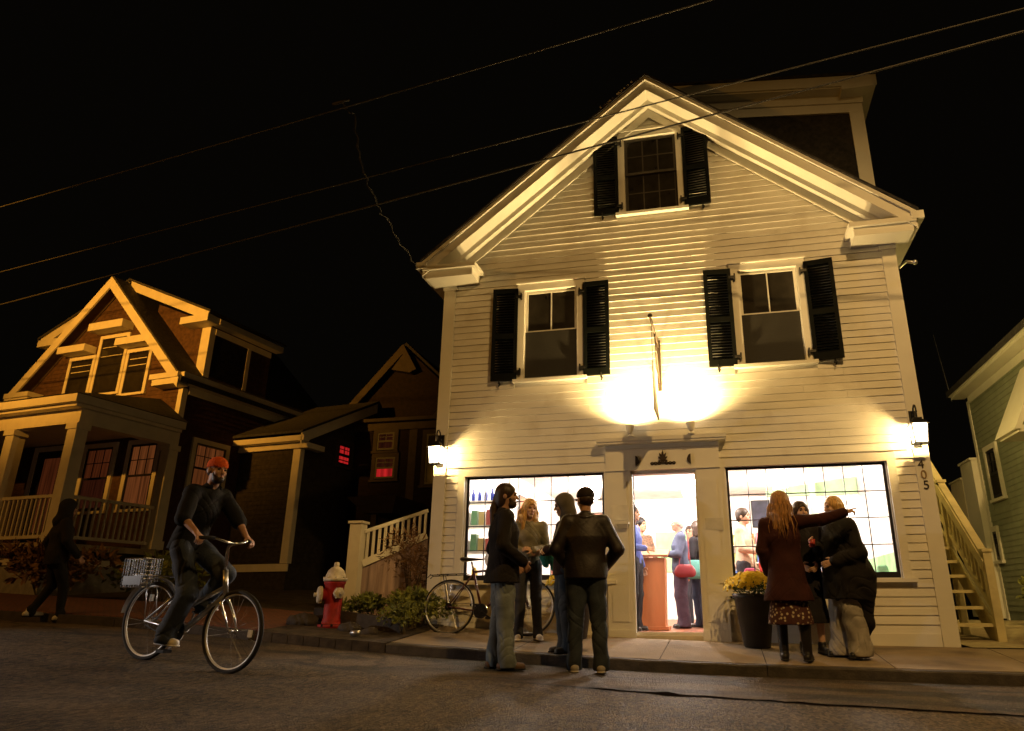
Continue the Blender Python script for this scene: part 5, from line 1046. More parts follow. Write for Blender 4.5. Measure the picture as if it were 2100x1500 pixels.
# --- group of three on the right
x, y = 1.36, -1.42
M['floral'] = mat('patterned_skirt', (0.16, 0.09, 0.07), .8, var=.3)
_t = M['floral'].node_tree; _v = _t.nodes.new("ShaderNodeTexVoronoi"); _v.inputs["Scale"].default_value = 26; _tc = _t.nodes.new("ShaderNodeTexCoord"); _t.links.new(_tc.outputs["Object"], _v.inputs[0])
_r = _t.nodes.new("ShaderNodeValToRGB"); _r.color_ramp.elements[0].color = (0.45, 0.38, 0.28, 1); _r.color_ramp.elements[0].position = .22; _r.color_ramp.elements[1].color = (0.055, 0.015, 0.012, 1); _r.color_ramp.elements[1].position = .40
_t.links.new(_v.outputs[0], _r.inputs[0]); _t.links.new(_r.outputs[0], _t.nodes["Principled BSDF"].inputs["Base Color"])
person('curly blonde woman in a maroon coat and patterned skirt pointing to the right', (x, y, gz_(x, y)), R(172), 1.72,
       dict(shR=(-.18, .0, 1.43), elR=(-.42, .02, 1.44), wrR=(-.66, .0, 1.51), elL=(.235, .02, 1.13), wrL=(.20, -.10, .90), anL=(.10, -.02, .085), anR=(-.14, .03, .085), head=(-.01, -.02, 1.635)),
       (0.48, 0.28, 0.18), dict(mat=fabric('maroon_coat', (0.040, 0.010, 0.008)), hem=.60, off=.036, hemr=.255, name='coat', wr=.003), dict(kind='skirt', mat=M['floral'], hem=.36, flare=.225, wr=.006), dict(mat=mat('black_boot', (0.012, 0.010, 0.009), .45), top=.26),
       dict(kind='long', mat=hm['sandy'], len=.26), head=(R(-35), 0, 0), build=1.0, handR=dict(d=(-.95, -.02, .22), n=(0, -.5, -.8), curl=.5, point=True), group='people talking beside the flower pot')
x, y = 1.62, -0.88
person('brown haired woman in a long black dress facing the street behind the pointing woman', (x, y, gz_(x, y)), R(8), 1.64,
       dict(elL=(.22, .0, 1.12), wrL=(.10, -.18, 1.0), elR=(-.22, .0, 1.12), wrR=(-.10, -.18, 1.0)), (0.55, 0.34, 0.23), dict(mat=fabric('black_cardigan', (0.012, 0.010, 0.012)), hem=.62, off=.026, hemr=.20, name='cardigan'),
       dict(kind='skirt', mat=fabric('black_skirt', (0.012, 0.010, 0.010)), hem=.34, flare=.22), dict(mat=mat('black_shoe', (0.010, 0.009, 0.009), .4)), dict(kind='bob', mat=hm['brown']), head=(R(10), 0, 0), build=.98, group='people talking beside the flower pot')
x, y = 1.98, -1.06
def cup(body, J, T):
    q = MB(); q.lathe([(.028, 0), (.036, .085), (.034, .085), (.026, .004)], n=14); o = q.build('cup', mat('red_cup', (0.45, 0.06, 0.05), .4), None, True)
    o.location = Matrix.Translation(body.location) @ Matrix.Rotation(body.rotation_euler.z, 4, 'Z') @ (Vector((-.075, -.315, 1.185))*body.scale[0]); tag(o, 'small red cup held at chest height by the woman in the black cape', 'cup')
person('fair haired woman in long black cape and wide pale trousers holding a cup', (x, y, gz_(x, y)), R(-58), 1.68,
       dict(elL=(.30, .02, 1.10), wrL=(.14, -.20, 1.02), elR=(-.27, -.04, 1.12), wrR=(-.10, -.245, 1.20), anL=(.13, .03, .085), anR=(-.12, -.02, .085)), (0.58, 0.36, 0.25),
       dict(mat=fabric('black_cape', (0.011, 0.009, 0.009)), hem=.62, off=.055, hemr=.27, name='cape', wr=.007, extra=[((.0, .03, 1.37), (.02, .07, .84), .17, .30, .06, .85), ((.02, .10, .84), (.03, .13, .40), .27, .20, .10, .6)]),
       dict(kind='trousers', mat=fabric('pale_trousers', (0.34, 0.31, 0.27)), off=.022, wide=.050, wr=.008), dict(mat=mat('black_shoe', (0.010, 0.009, 0.009), .4)), dict(kind='bob', mat=hm['blonde']), head=(R(-6), R(4), 0), build=1.22,
       handR=dict(d=(-.05, -.6, .6), n=(.9, -.2, 0), curl=1.1), group='people talking beside the flower pot', extra=cup)
# --- walker on the left
x, y = -7.72, -1.80
person('person in dark hooded clothes and pale shoes walking away past the porch', (x, y, road_z(x, y)+0.01), R(150), 1.50,
       dict(elL=(.27, .10, 1.15), wrL=(.27, .02, .90), elR=(-.27, -.02, 1.14), wrR=(-.26, -.20, .93), knL=(.085, -.03, .50), anL=(.085, .17, .15), knR=(-.085, -.14, .50), anR=(-.085, -.17, .085)),
       (0.36, 0.2, 0.14), dict(mat=fabric('charcoal_coat', (0.016, 0.013, 0.012)), hem=.80, off=.034, hemr=.18, wr=.004), dict(kind='trousers', mat=fabric('black_trousers', (0.012, 0.011, 0.011)), off=.008, wide=-.004), dict(mat=mat('white_shoe', (0.6, 0.56, 0.5), .6)),
       dict(kind='hood', mat=fabric('dark_hood', (0.014, 0.012, 0.011))), build=1.15, h=.010)
# ================================================================== bicycles (x forward, z up, ground at 0)
def bicycle(label, loc, rz, lean=0.0, style='road', group=None):
    t = thing('bicycle', label, 'bicycle', loc, rz, group); t.rotation_euler = (lean, 0, rz)
    silver = style == 'city'; fm = M['alu'] if silver else M['bikered']; r = 0.335
    RH, FH = Vector((-.52, 0, r)), Vector((.53, 0, r)); BBk = Vector((-.08, 0, .28)); ST_, HT, HB = Vector((-.235, 0, .80)), Vector((.33, 0, .86)), Vector((.375, 0, .68))
    if silver: ST_ = Vector((-.21, 0, .66)); HT = Vector((.30, 0, .84)); HB = Vector((.365, 0, .62))
    q = MB(); tr = .020 if silver else .015
    if silver: q.tube([BBk, HB], .026, 10); q.tube([BBk+(ST_-BBk)*.45, HB+(HT-HB)*.35], .019, 10)
    else: q.tube([ST_+(BBk-ST_)*.06, HT+(HB-HT)*.2], tr, 10); q.tube([BBk, HB], tr+.002, 10)
    q.tube([BBk, ST_], tr, 10); q.tube([HT, HB], tr+.004, 10)
    for sy in (-1, 1): o = Vector((0, sy*.055, 0)); q.tube([BBk, RH+o], .010, 8); q.tube([ST_+(BBk-ST_)*.08, RH+o], .008, 8)
    fr = q.build('frame', fm, t, True)
    q = MB()
    for sy in (-1, 1): o = Vector((0, sy*.05, 0)); q.tube([HB, HB+Vector((.015, sy*.05, -.06)), HB*.4+FH*.6+o, FH+o], [.015, .013, .011, .008], 8)
    q.build('fork', M['chrome'] if silver else fm, t, True)
    def wheel(c):
        w_ = MB(); w_.tube([(r*.985*math.cos(a), 0, r*.985*math.sin(a)) for a in np.linspace(0, 2*math.pi, 49)[:-1]], .020 if silver else .014, 8, closed=True); wo = w_.build('wheel', M['rubber'], t, True); wo.location = c
        k = MB(); rr = r*.93; k.tube([(rr*math.cos(a), 0, rr*math.sin(a)) for a in np.linspace(0, 2*math.pi, 49)[:-1]], .012, 6, closed=True); k.build('rim', M['rim'] if silver else M['alu'], wo, True)
        k = MB()
        for i in range(28):
            a = 2*math.pi*i/28; sy = .028 if i % 2 else -.028; off = .5 if (i//2) % 2 else -.5
            k.tube([(.020*math.cos(a+off), sy, .020*math.sin(a+off)), (rr*math.cos(a), 0, rr*math.sin(a))], .0013, 4)
        k.build('spokes', M['chrome'], wo)
        k = MB(); k.lathe([(.010, -.05), (.024, -.03), (.014, -.02), (.014, .02), (.024, .03), (.010, .05)], n=12, axis='y'); k.build('hub', M['chrome'], wo, True)
        if not silver and c.x < 0: k = MB(); [k.lathe([(.028+.006*i, -.046+.006*i), (.028+.006*i, -.042+.006*i)], n=16, axis='y') for i in range(4)]; k.build('sprocket', M['iron'], wo)
        if silver: k = MB(); k.box(.19, .22, -.012, .012, -.03, .03) if c.x > 0 else k.box(-.06, -.03, -.012, .012, .17, .23); k.build('spoke_reflector', mat('reflector', (0.7, 0.65, 0.55), .2), wo)
        return wo
    wheel(RH); wheel(FH)
    q = MB(); sz = .97 if silver else .93; q.tube([ST_, Vector((ST_.x-.03, 0, sz-.03))], .013, 8); q.build('seat_post', M['chrome'], t, True)
    q = SDF(.008); X = ST_.x-.03; q.cap((X-.09, 0, sz), (X+.16, 0, sz), .060, .018, .02, .45, 2); q.cap((X-.10, -.045, sz), (X-.10, .045, sz), .040, .040, .03, .5, 2); sdf_obj('saddle', q, M['bikeblack'], t)
    q = MB()
    if silver:
        q.tube([HT, HT+Vector((-.03, 0, .20)), HT+Vector((.03, 0, .235))], .016, 8)
        for sy in (-1, 1): q.tube([HT+Vector((.03, 0, .235)), HT+Vector((.03, sy*.10, .25)), HT+Vector((.0, sy*.20, .275)), HT+Vector((-.09, sy*.31, .265))], .012, 8)
    else:
        q.tube([HT, HT+Vector((-.01, 0, .06)), HT+Vector((.08, 0, .07))], .013, 8)
        for sy in (-1, 1): q.tube([HT+Vector((.08, 0, .07)), HT+Vector((.09, sy*.17, .07)), HT+Vector((.15, sy*.20, .06)), HT+Vector((.18, sy*.20, 0)), HT+Vector((.13, sy*.20, -.07)), HT+Vector((.06, sy*.20, -.075))], .012, 8)
    hb = q.build('handlebar', M['chrome'], t, True)
    if silver:
        for sy in (-1, 1): q = MB(); q.tube([HT+Vector((.005, sy*.19, .275)), HT+Vector((-.09, sy*.315, .265))], .017, 8); q.build('grip', M['rubber'], hb, True)
    q = MB(); q.lathe([(.09, -.052), (.094, -.050), (.09, -.048)], (BBk.x, 0, BBk.z), 28, 'y'); q.lathe([(.02, -.055), (.02, .055)], (BBk.x, 0, BBk.z), 12, 'y')
    for i in range(5): a = 2*math.pi*i/5; q.obox(BBk+Vector((0, -.05, 0)), BBk+Vector((.085*math.cos(a), -.05, .085*math.sin(a))), .012, .005, (0, 1, 0))
    ca = R(-72) if silver else R(-32)
    cd = Vector((math.cos(ca), 0, math.sin(ca)))*.17
    if silver: cd = Vector((-.03, 0, -.165))
    q.obox(BBk+Vector((0, -.065, 0)), BBk+cd+Vector((0, -.07, 0)), .022, .012, (0, 1, 0)); q.obox(BBk+Vector((0, .065, 0)), BBk-cd+Vector((0, .07, 0)), .022, .012, (0, 1, 0)); ck = q.build('crank', M['chrome'], t)
    for sg in (-1, 1):
        q = MB(); c = BBk+(cd if sg < 0 else -cd); y_ = sg*.12; q.box(c.x-.045, c.x+.045, y_-.045, y_+.045, c.z-.012, c.z+.012); q.build('pedal', M['iron'], ck)
    q = MB(); q.obox(BBk+Vector((0, -.05, .088)), RH+Vector((0, -.045, .035)), .008, .006); q.obox(BBk+Vector((0, -.05, -.088)), RH+Vector((0, -.045, -.035)), .008, .006); q.build('chain', M['iron'], t)
    q = MB(); z = 2*r+.055
    for sy in (-.05, .05): q.tube([(ST_.x-.06, sy, z+.02), (-.80, sy, z), (-.83, sy, z-.03)], .006, 6); q.tube([(-.62, sy, z), (RH.x, sy*1.2, RH.z+.02)], .005, 6)
    for xx in (-.32, -.45, -.58, -.7, -.8): q.tube([(xx, -.05, z+.01), (xx, .05, z+.01)], .005, 6)
    q.build('rack', M['alu'] if silver else M['iron'], t, True)
    if silver:
        q = MB(); R2 = r+.05; aa = np.linspace(R(35), R(175), 14)
        base = len(q.v)
        for a in aa:
            for yy in (-.03, -.018, .018, .03): q.v.append((RH.x+R2*math.cos(a)-(.006 if abs(yy) > .02 else 0)*math.cos(a), yy, RH.z+R2*math.sin(a)-(.010 if abs(yy) > .02 else 0)*math.sin(a)))
        for i in range(13):
            for k in range(3): q.f.append((base+i*4+k, base+(i+1)*4+k, base+(i+1)*4+k+1, base+i*4+k+1))
        q.build('mudguard', M['alu'], t, True)
    return t
bx_, by_ = -2.26, -0.62
bicycle('dark red road bicycle with rear rack leaning against the shop wall under the left window', (bx_, by_, walk_z(bx_, by_)), R(2), lean=R(-7), style='road')
cyx, cyy = -4.11, -3.64; CYR = R(-10); czz = 0.5*(road_z(cyx-.53, cyy+.09)+road_z(cyx+.53, cyy-.09))+0.004; CYP = math.atan2(road_z(cyx-.53, cyy+.09)-road_z(cyx+.53, cyy-.09), 1.05)
CY = bicycle('silver city bicycle with basket being ridden along the street', (cyx, cyy, czz), CYR, style='city'); CY.rotation_euler = (0, CYP, CYR)
CYM = Matrix.Translation((cyx, cyy, czz)) @ Matrix.Rotation(CYR, 4, 'Z') @ Matrix.Rotation(CYP, 4, 'Y')
# rear wire basket hung from the rack
bk = thing('bike_basket', 'silver wire basket hung beside the rear rack of the moving bicycle', 'basket', CYM @ Vector((-.70, -.05, .62)), CYR)
q = MB(); L3, W3, H3 = .14, .09, .26
for zz in np.linspace(0, H3, 8): q.tube([(-L3, -W3, zz), (L3, -W3, zz), (L3, W3, zz), (-L3, W3, zz)], .003 if zz < H3-.01 else .006, 5, closed=True)
for f in np.linspace(-1, 1, 9):
    for sy in (-1, 1): q.tube([(f*L3, sy*W3, 0), (f*L3, sy*W3, H3)], .003, 5)
for f in np.linspace(-1, 1, 5):
    for sx in (-1, 1): q.tube([(sx*L3, f*W3, 0), (sx*L3, f*W3, H3)], .003, 5)
    q.tube([(-L3, f*W3, 0), (L3, f*W3, 0)], .003, 5)
q.box(-L3+.02, L3-.02, -W3-.004, -W3-.001, .02, .10); q.build('wire_mesh', M['chrome'], bk)
f3 = lambda X, Y, Z: (Y, -X, Z)
rp = dict(pel=f3(-.24, 0, 1.07), wai=f3(-.22, 0, 1.20), che=f3(-.15, 0, 1.39), nec=f3(-.10, 0, 1.565), head=f3(-.06, -.01, 1.745),
          shL=f3(-.12, .18, 1.52), shR=f3(-.12, -.18, 1.52), elL=f3(.02, .30, 1.29), elR=f3(-.02, -.30, 1.27), wrL=f3(.165, .285, 1.155), wrR=f3(.155, -.285, 1.155),
          hipR=f3(-.22, -.09, 1.03), hipL=f3(-.22, .09, 1.03), knR=f3(.03, -.12, .62), anR=f3(-.135, -.125, .245), knL=f3(.19, .11, .80), anL=f3(-.03, .12, .555))
RIDER = person('cyclist in an orange knit cap, black top and blue jeans riding to the right', (cyx, cyy, czz), CYR+R(90), 1.75, rp, (0.52, 0.28, 0.17),
       dict(mat=fabric('black_sweater', (0.012, 0.012, 0.014)), hem=1.0, off=.030, hemr=.175, sleeve=.5, name='hooded_top', wr=.005, collar=True), dict(kind='trousers', mat=den('cyclist_jeans', (0.045, 0.055, 0.075)), off=.016, wide=.016, wr=.006),
       dict(mat=mat('bright_trainer', (0.72, 0.68, 0.62), .5), sole=mat('bright_sole', (0.75, 0.72, 0.68), .5), pitchR=.0, pitchL=.0), dict(kind='beanie', mat=fabric('orange_knit', (0.90, 0.13, 0.015), .9, .2, .6, 120), under=hm['brown'], beard=hm['brown']), head=(R(-12), R(2), 0), build=.94,
       handL=dict(d=f3(.75, .1, -.45), n=(0, .3, -1), curl=1.25), handR=dict(d=f3(.75, -.1, -.45), n=(0, .3, -1), curl=1.25), toeL=0.0, toeR=0.0)
RIDER.rotation_euler = (CYP, 0, CYR+R(90))

# ================================================================== hydrant
hx, hy = -4.22, -0.95
HYD = thing('fire_hydrant', 'red fire hydrant with cream bonnet and outlet caps at the kerb', 'fire hydrant', (hx, hy, walk_z(hx, hy)-.01), R(-12))
q = MB(); q.lathe([(.165, 0), (.165, .045), (.12, .05), (.115, .075), (.112, .10), (.105, .12), (.108, .30), (.118, .42), (.122, .52), (.135, .535), (.135, .565)], n=28); q.build('barrel', mat('hydrant_red', (0.42, 0.022, 0.016), .62, var=.3, vscale=9, bump=.25, bscale=35, dirt=((0.10, 0.02, 0.015), 5)), HYD, True)
hw = mat('hydrant_cream', (0.66, 0.58, 0.42), .62, var=.2, vscale=12, bump=.2, bscale=40, dirt=((0.35, 0.26, 0.16), 7))
q = MB(); q.lathe([(.148, .567), (.150, .60), (.128, .612), (.120, .65), (.098, .70), (.060, .735), (.035, .745), (.034, .765), (.030, .80), (.0, .805)], n=28); bo = q.build('bonnet', hw, HYD, True)
q = MB()
for k in range(8): a = 2*math.pi*k/8; q.lathe([(.012, 0), (.012, .02)], (.139*math.cos(a), .139*math.sin(a), .60), 6)
q.build('bonnet_bolt', hw, bo)
def hcap(M_, r_, L_c):
    q = MB(); q.lathe([(r_*.72, .08), (r_*.72, L_c-.05), (r_*.8, L_c-.05)], n=18, axis='y'); q.xf(M_); n_ = q.build('nozzle', M['iron'] if False else bpy.data.materials['hydrant_red'], HYD, True)
    q = MB(); q.lathe([(r_, L_c-.048), (r_*1.02, L_c-.02), (r_*.9, L_c), (r_*.4, L_c+.012), (r_*.25, L_c+.015), (r_*.25, L_c+.045), (0, L_c+.046)], n=20, axis='y')
    for k in range(6): a = math.pi/3*k; q.box(r_*.93*math.cos(a)-.01, r_*.93*math.cos(a)+.01, L_c-.045, L_c-.006, r_*.93*math.sin(a)-.01, r_*.93*math.sin(a)+.01)
    q.xf(M_); q.build('outlet_cap', hw, HYD, False)
hcap(Matrix.Translation((0, 0, .40)) @ Matrix.Rotation(R(180-38), 4, 'Z'), .105, .20); hcap(Matrix.Translation((0, 0, .42)) @ Matrix.Rotation(R(-115), 4, 'Z'), .065, .18); hcap(Matrix.Translation((0, 0, .42)) @ Matrix.Rotation(R(65), 4, 'Z'), .065, .18)
q = MB(); q.lathe([(.17, .02), (.17, .05)], n=8); q.build('base_flange', M['iron'], HYD)

# ================================================================== planting bed, plants, pots
def leafm(n, c, v=.35): return mat(n, c, .6, var=v, vscale=5)
M['leaf'] = leafm('bush_leaf', (0.20, 0.22, 0.04)); M['leaf2'] = leafm('pale_leaf', (0.36, 0.38, 0.10)); M['stem'] = mat('stem', (0.10, 0.075, 0.035), .8); M['dry'] = leafm('dry_leaf', (0.22, 0.12, 0.05)); M['petal'] = leafm('yellow_petal', (0.92, 0.66, 0.02), .12); M['mumleaf'] = leafm('mum_leaf', (0.05, 0.085, 0.025))
def leaves(b, c, rad, n, size, rng, flat=0.0, low=-0.3, elong=2.0):
    for i in range(n):
        v = np.array([rng.gauss(0, 1), rng.gauss(0, 1), rng.gauss(0, 1)]); v = v/np.linalg.norm(v)*rng.random()**0.4
        if v[2] < low: v[2] = -v[2]
        p = Vector((c[0]+v[0]*rad[0], c[1]+v[1]*rad[1], c[2]+v[2]*rad[2])); a = Vector((v[0]+rng.gauss(0, .6), v[1]+rng.gauss(0, .6), v[2]*(1-flat)+rng.gauss(0, .5))).normalized()
        sd = a.cross(Vector((rng.gauss(0, 1), rng.gauss(0, 1), rng.gauss(0, 1)))).normalized(); l = size*rng.uniform(.6, 1.3); w_ = l/elong/2; m = a.cross(sd)*l*.12
        b.add([p, p+a*l*.45+sd*w_+m, p+a*l, p+a*l*.45-sd*w_+m], [(0, 1, 2, 3)])
def bush(name, label, loc, rad, n, size, m, seed, cat='bush', stems=8, group=None, second=None, elong=2.0):
    rng = random.Random(seed); t = thing(name, label, cat, loc, 0, group); b = MB()
    for k in range(9):
        c = (rng.gauss(0, .45)*rad[0], rng.gauss(0, .4)*rad[1], rad[2]*(.45+.5*rng.random())); leaves(b, c, (rad[0]*.45, rad[1]*.45, rad[2]*.42), n//9, size, rng, elong=elong)
    b.build('foliage', m, t)
    if second:
        b = MB(); leaves(b, (0, 0, rad[2]*.55), (rad[0]*.95, rad[1]*.9, rad[2]*.62), second[1], second[2], rng); b.build('flowers' if second[3:] else 'pale_leaves', second[0], t)
    q = MB()
    for k in range(stems):
        a = rng.random()*6.28; e = (rad[0]*.7*math.cos(a)*rng.random(), rad[1]*.7*math.sin(a)*rng.random(), rad[2]*rng.uniform(.6, 1.0)); q.tube([(e[0]*.15, e[1]*.15, -.03), (e[0]*.5, e[1]*.5, e[2]*.55), e], [.008, .006, .003], 5)
    q.build('stems', M['stem'], t); return t
gl = lambda x, y: walk_z(x, min(y, 0))+.02
bush('leafy_shrub', 'low leafy green plant just right of the red hydrant', (-3.98, -.30, gl(-3.98, -.3)), (.46, .30, .27), 850, .075, M['leaf'], 1, second=(M['leaf2'], 60, .075))
bush('leafy_shrub', 'green shrub with pale leaves touching the rear wheel of the parked bicycle', (-3.32, -.45, gl(-3.32, -.45)), (.40, .32, .36), 950, .078, M['leaf'], 2, second=(M['leaf2'], 90, .08))
bush('tall_weed', 'tall dry feathery plant in front of the pinkish stair boards', (-3.66, .15, gl(-3.6, 0)), (.36, .26, .95), 700, .11, M['dry'], 3, cat='plant', stems=16, elong=5.0)
bush('low_plant', 'small dark creeping plant at the corner of the pavement beside the bicycle wheel', (-3.18, -1.05, gl(-3.18, -1.0)), (.24, .20, .26), 420, .06, M['leaf'], 4, cat='plant')
bush('porch_shrub', 'yellowish brown shrub in front of the porch foundation at the left edge', (-10.5, 0.6, edge(-10.5)+.1), (.9, .5, .65), 900, .16, M['dry'], 5)
bush('porch_shrub', 'dark low shrub below the right end of the porch', (-9.0, 1.6, edge(-9.)+.1), (1.0, .5, .6), 800, .13, M['leaf'], 6)
bush('yard_shrub', 'dark shrub by the green house doorway at the right edge', (6.1, 4.6, -.05), (.3, .4, .8), 700, .10, M['leaf'], 8)
for i, (x, y, s, lb) in enumerate([(-4.62, -.98, .16, 'pale rough stone left of the hydrant foot'), (-3.86, -1.12, .12, 'flat dark stone between hydrant and shrubs'), (-3.55, -1.22, .09, 'small pale stone at the edge of the planting bed')]):
    q = SDF(.012); rng = random.Random(20+i); q.ell((0, 0, s*.3), (s*1.3, s*.8, s*.6), None); q.ell((s*.6*rng.uniform(-1, 1), .2*s, s*.4), (s*.7, s*.7, s*.5), None, .03); q.wr(.010, (30, 22), (28, 17), i); o = sdf_obj('rock', q, M['granite']); o.location = (x, y, walk_z(x, y)-.01); tag(o, lb, 'stone')
q = MB(); xs = np.linspace(-4.7, -3.06, 9)
for i in range(8):
    a, c = xs[i], xs[i+1]-.01; za, zc = edge(a), edge(c); p = [(a, YK, za+.005), (c, YK, zc+.005), (c, -.02, zc+.14), (a, -.02, za+.14)]; q.add(p+[(x, y, z-.35) for x, y, z in p], [(0, 1, 2, 3), (4, 5, 1, 0), (5, 6, 2, 1), (7, 4, 0, 3)])
tag(q.build('planting_bed', M['soil']), kind='structure')
q = MB(); q.obox((-4.55, -.78, edge(-4.55)+.19), (-3.25, -.92, edge(-3.25)+.14), .10, .16); tag(q.build('edging_stone', M['granite']), 'long granite edging stone in front of the green shrubs', 'edging stone')
q = MB(); q.lathe([(.03, 0), (.032, .06), (.028, .11), (.012, .115)], n=10, axis='x'); o = q.build('crushed_can', M['alu'], smooth=True); o.location = (-3.62, -1.52, walk_z(-3.62, -1.52)+.045); tag(o, 'small silver can lying on the ground between hydrant and pavement', 'can')
def potted(x, y, label, r=.235, hgt=.60, seed=11):
    t = thing('flower_pot', label, 'flower pot', (x, y, walk_z(x, y))); rng = random.Random(seed)
    q = MB(); q.lathe([(r*.62, 0), (r*.66, .02), (r*.98, hgt-.07), (r*1.06, hgt-.06), (r*1.08, hgt), (r*.98, hgt), (r*.95, hgt-.04), (0, hgt-.045)], n=30); q.build('pot', mat('dark_pot', (0.020, 0.014, 0.010), .5, var=.25, bump=.1), t, True)
    b = MB(); leaves(b, (0, 0, hgt-.01), (r*1.05, r*1.05, .16), 420, .05, rng); b.build('foliage', M['mumleaf'], t)
    b = MB()
    for k in range(420):
        a = rng.random()*6.28; u_ = rng.random()**.5; rr = r*1.55*u_; z = hgt-.03+.27*math.sqrt(max(0, 1-u_*u_*.92))+rng.gauss(0, .012); c = Vector((rr*math.cos(a), rr*math.sin(a), z)); nrm = Vector((rr*math.cos(a)*2.2, rr*math.sin(a)*2.2, .32)).normalized(); e1 = nrm.cross(Vector((.3, .2, 1))).normalized(); e2 = nrm.cross(e1); s_ = rng.uniform(.022, .034)
        for j in range(6): w_ = 2*math.pi*j/6+a; d = e1*math.cos(w_)+e2*math.sin(w_); d2 = e1*math.cos(w_+.5)+e2*math.sin(w_+.5); d0 = e1*math.cos(w_-.5)+e2*math.sin(w_-.5); b.add([c, c+d0*s_*.6+nrm*.004, c+d*s_+nrm*.002, c+d2*s_*.6+nrm*.004], [(0, 1, 2, 3)])
    b.build('flowers', M['petal'], t); return t
potted(1.03, -.46, 'tall dark tapered pot of yellow chrysanthemums right of the doorway')
potted(-1.17, -.42, 'dark pot of yellow chrysanthemums mostly hidden behind the group of four', seed=12)

# ================================================================== overhead wires
def wire(name, label, a, b_, sag, r_, n=24, m=None):
    a, b_ = Vector(a), Vector(b_); q = MB(); q.tube([a.lerp(b_, i/n)-Vector((0, 0, sag*4*(i/n)*(1-i/n))) for i in range(n+1)], r_, 6); return tag(q.build(name, m or M['cable'], smooth=True), label, 'wire', 'overhead wires')
M['cable'] = mat('cable_jacket', (0.03, 0.027, 0.024), .6, var=.2)
dA = Vector((.79+11.6, -2.95+1.05, 0)).normalized(); A0 = Vector((-11.6, -1.05, 7.2)); A1 = Vector((.79, -2.95, 7.2))
wire('overhead_wire', 'highest overhead wire, clear of the shop roof on the left', A0-dA*12, A1+dA*10, .12, .009)
B0 = Vector((-12.1, -.25, 6.3)); B1 = Vector((4.2, -2.99, 6.3)); dB = (B1-B0).normalized(); wire('overhead_wire', 'middle overhead wire crossing the peak of the shop gable', B0-dB*12, B1+dB*10, -.0, .009)
C0 = Vector((-12.8, .38, 6.0)); C1 = Vector((4.07, -3.02, 6.02)); dC = (C1-C0).normalized(); wire('overhead_wire', 'lowest overhead wire crossing above the attic window of the shop', C0-dC*12, C1+dC*10, .05, .012)
sp = A0.lerp(A1, 0.60)
q = MB(); pts = [sp, sp+Vector((.16, .12, -.14)), Vector((-3.95, -1.9, 6.42)), Vector((-3.87, -1.6, 6.02)), Vector((-3.82, -1.2, 5.82)), Vector((-3.70, -.7, 5.52)), Vector((-3.60, -.36, 5.36))]
pts = [Vector(p) for p in pts]; fine = []
for i in range(len(pts)-1):
    for k in range(6): fine.append(pts[i].lerp(pts[i+1], k/6)+Vector((0, 0, -.03*math.sin(math.pi*k/6)))+Vector((.02*math.sin(9*k), 0, .015*math.cos(7*k))))
fine.append(pts[-1]); q.tube(fine, .007, 6); q.tube([p+Vector((.02*math.cos(i*1.3), .02*math.sin(i*1.3), 0)) for i, p in enumerate(fine)], .005, 5)
q.tube([sp-dA*.14, sp+dA*.14], .022, 6); tag(q.build('service_drop', M['cable'], smooth=True), 'twisted service cable dropping from the highest wire to the shop eave', 'wire', 'overhead wires')
q = MB(); q.tube([(3.42, .2, 4.95), (3.50, .1, 4.99), (3.56, 0.02, 4.93)], .022, 8); q.ball((3.58, 0.0, 4.92), .035); tag(q.build('cable_insulator', M['alu'], smooth=True), 'small pale cable insulator on the right eave corner of the shop', 'insulator')
q = MB(); q.tube([(6.2, 7.9, 4.9), (6.05, 7.9, 6.6)], .004, 6); tag(q.build('antenna', M['alu']), 'thin antenna mast rising at the near corner of the green house', 'antenna')

# ================================================================== inside the shop
def ceiling_light(x, y, label):
    t = thing('ceiling_light', label, 'ceiling light', (x, y, 2.775), 0, 'ceiling lights in the shop'); q = MB(); q.lathe([(.02, -.08), (.03, -.05), (.10, -.03), (.10, -.001)], n=16); q.build('housing', M['trim'], t)
    q = MB(); q.ball((0, 0, -.20), (.15, .15, .14), 16, 10); q.build('globe', glass('globe_glass', (.95, .93, .9), .3, ((1, .93, .88), 8)), t, True); lamp('ceiling_lamp', 'POINT', (0, 0, -.20), P_ROOM, C_ROOM, t, radius=.10)
for x, y, lb in [(-1.9, 1.5, 'bright ceiling light just inside the left shop window'), (0, 1.9, 'bright ceiling light just inside the open doorway'), (1.9, 1.5, 'bright ceiling light just inside the right shop window'), (-1.9, 5.0, 'bright ceiling light at the back of the room on the left'), (0.1, 5.0, 'bright ceiling light at the back of the room seen through the doorway'), (1.9, 5.0, 'bright ceiling light at the back of the room on the right')]: ceiling_light(x, y, lb)
zf = .066
IN = 'people inside the shop'
person('man in a blue shirt and black trousers standing just inside the left of the doorway', (-.60, 1.05, zf), R(75), 1.76, dict(elR=(-.24, -.03, 1.14), wrR=(-.12, -.24, 1.12)), (0.5, 0.3, 0.2), dict(mat=fabric('blue_shirt', (0.10, 0.14, 0.42)), hem=.92, off=.02, name='shirt'), dict(kind='trousers', mat=fabric('black_slacks', (0.02, 0.02, 0.025)), off=.02, wide=.012), dict(mat=M['bikeblack']), dict(kind='short', mat=hm['brown']), h=.010, group=IN, build=1.1)
person('man with glasses in a dark patterned shirt facing the doorway inside the shop', (-.70, 3.0, zf), R(40), 1.78, dict(elL=(.23, -.06, 1.14), wrL=(.06, -.24, 1.10)), (0.48, 0.27, 0.17), dict(mat=mat('patterned_shirt', (0.18, 0.10, 0.06), .8, var=.6, vscale=30), hem=.90, off=.02, name='shirt'), dict(kind='trousers', mat=fabric('dark_slacks', (0.03, 0.03, 0.035)), off=.018), dict(mat=M['bikeblack']), dict(kind='short', mat=hm['black']), head=(R(20), 0, 0), h=.010, group=IN)
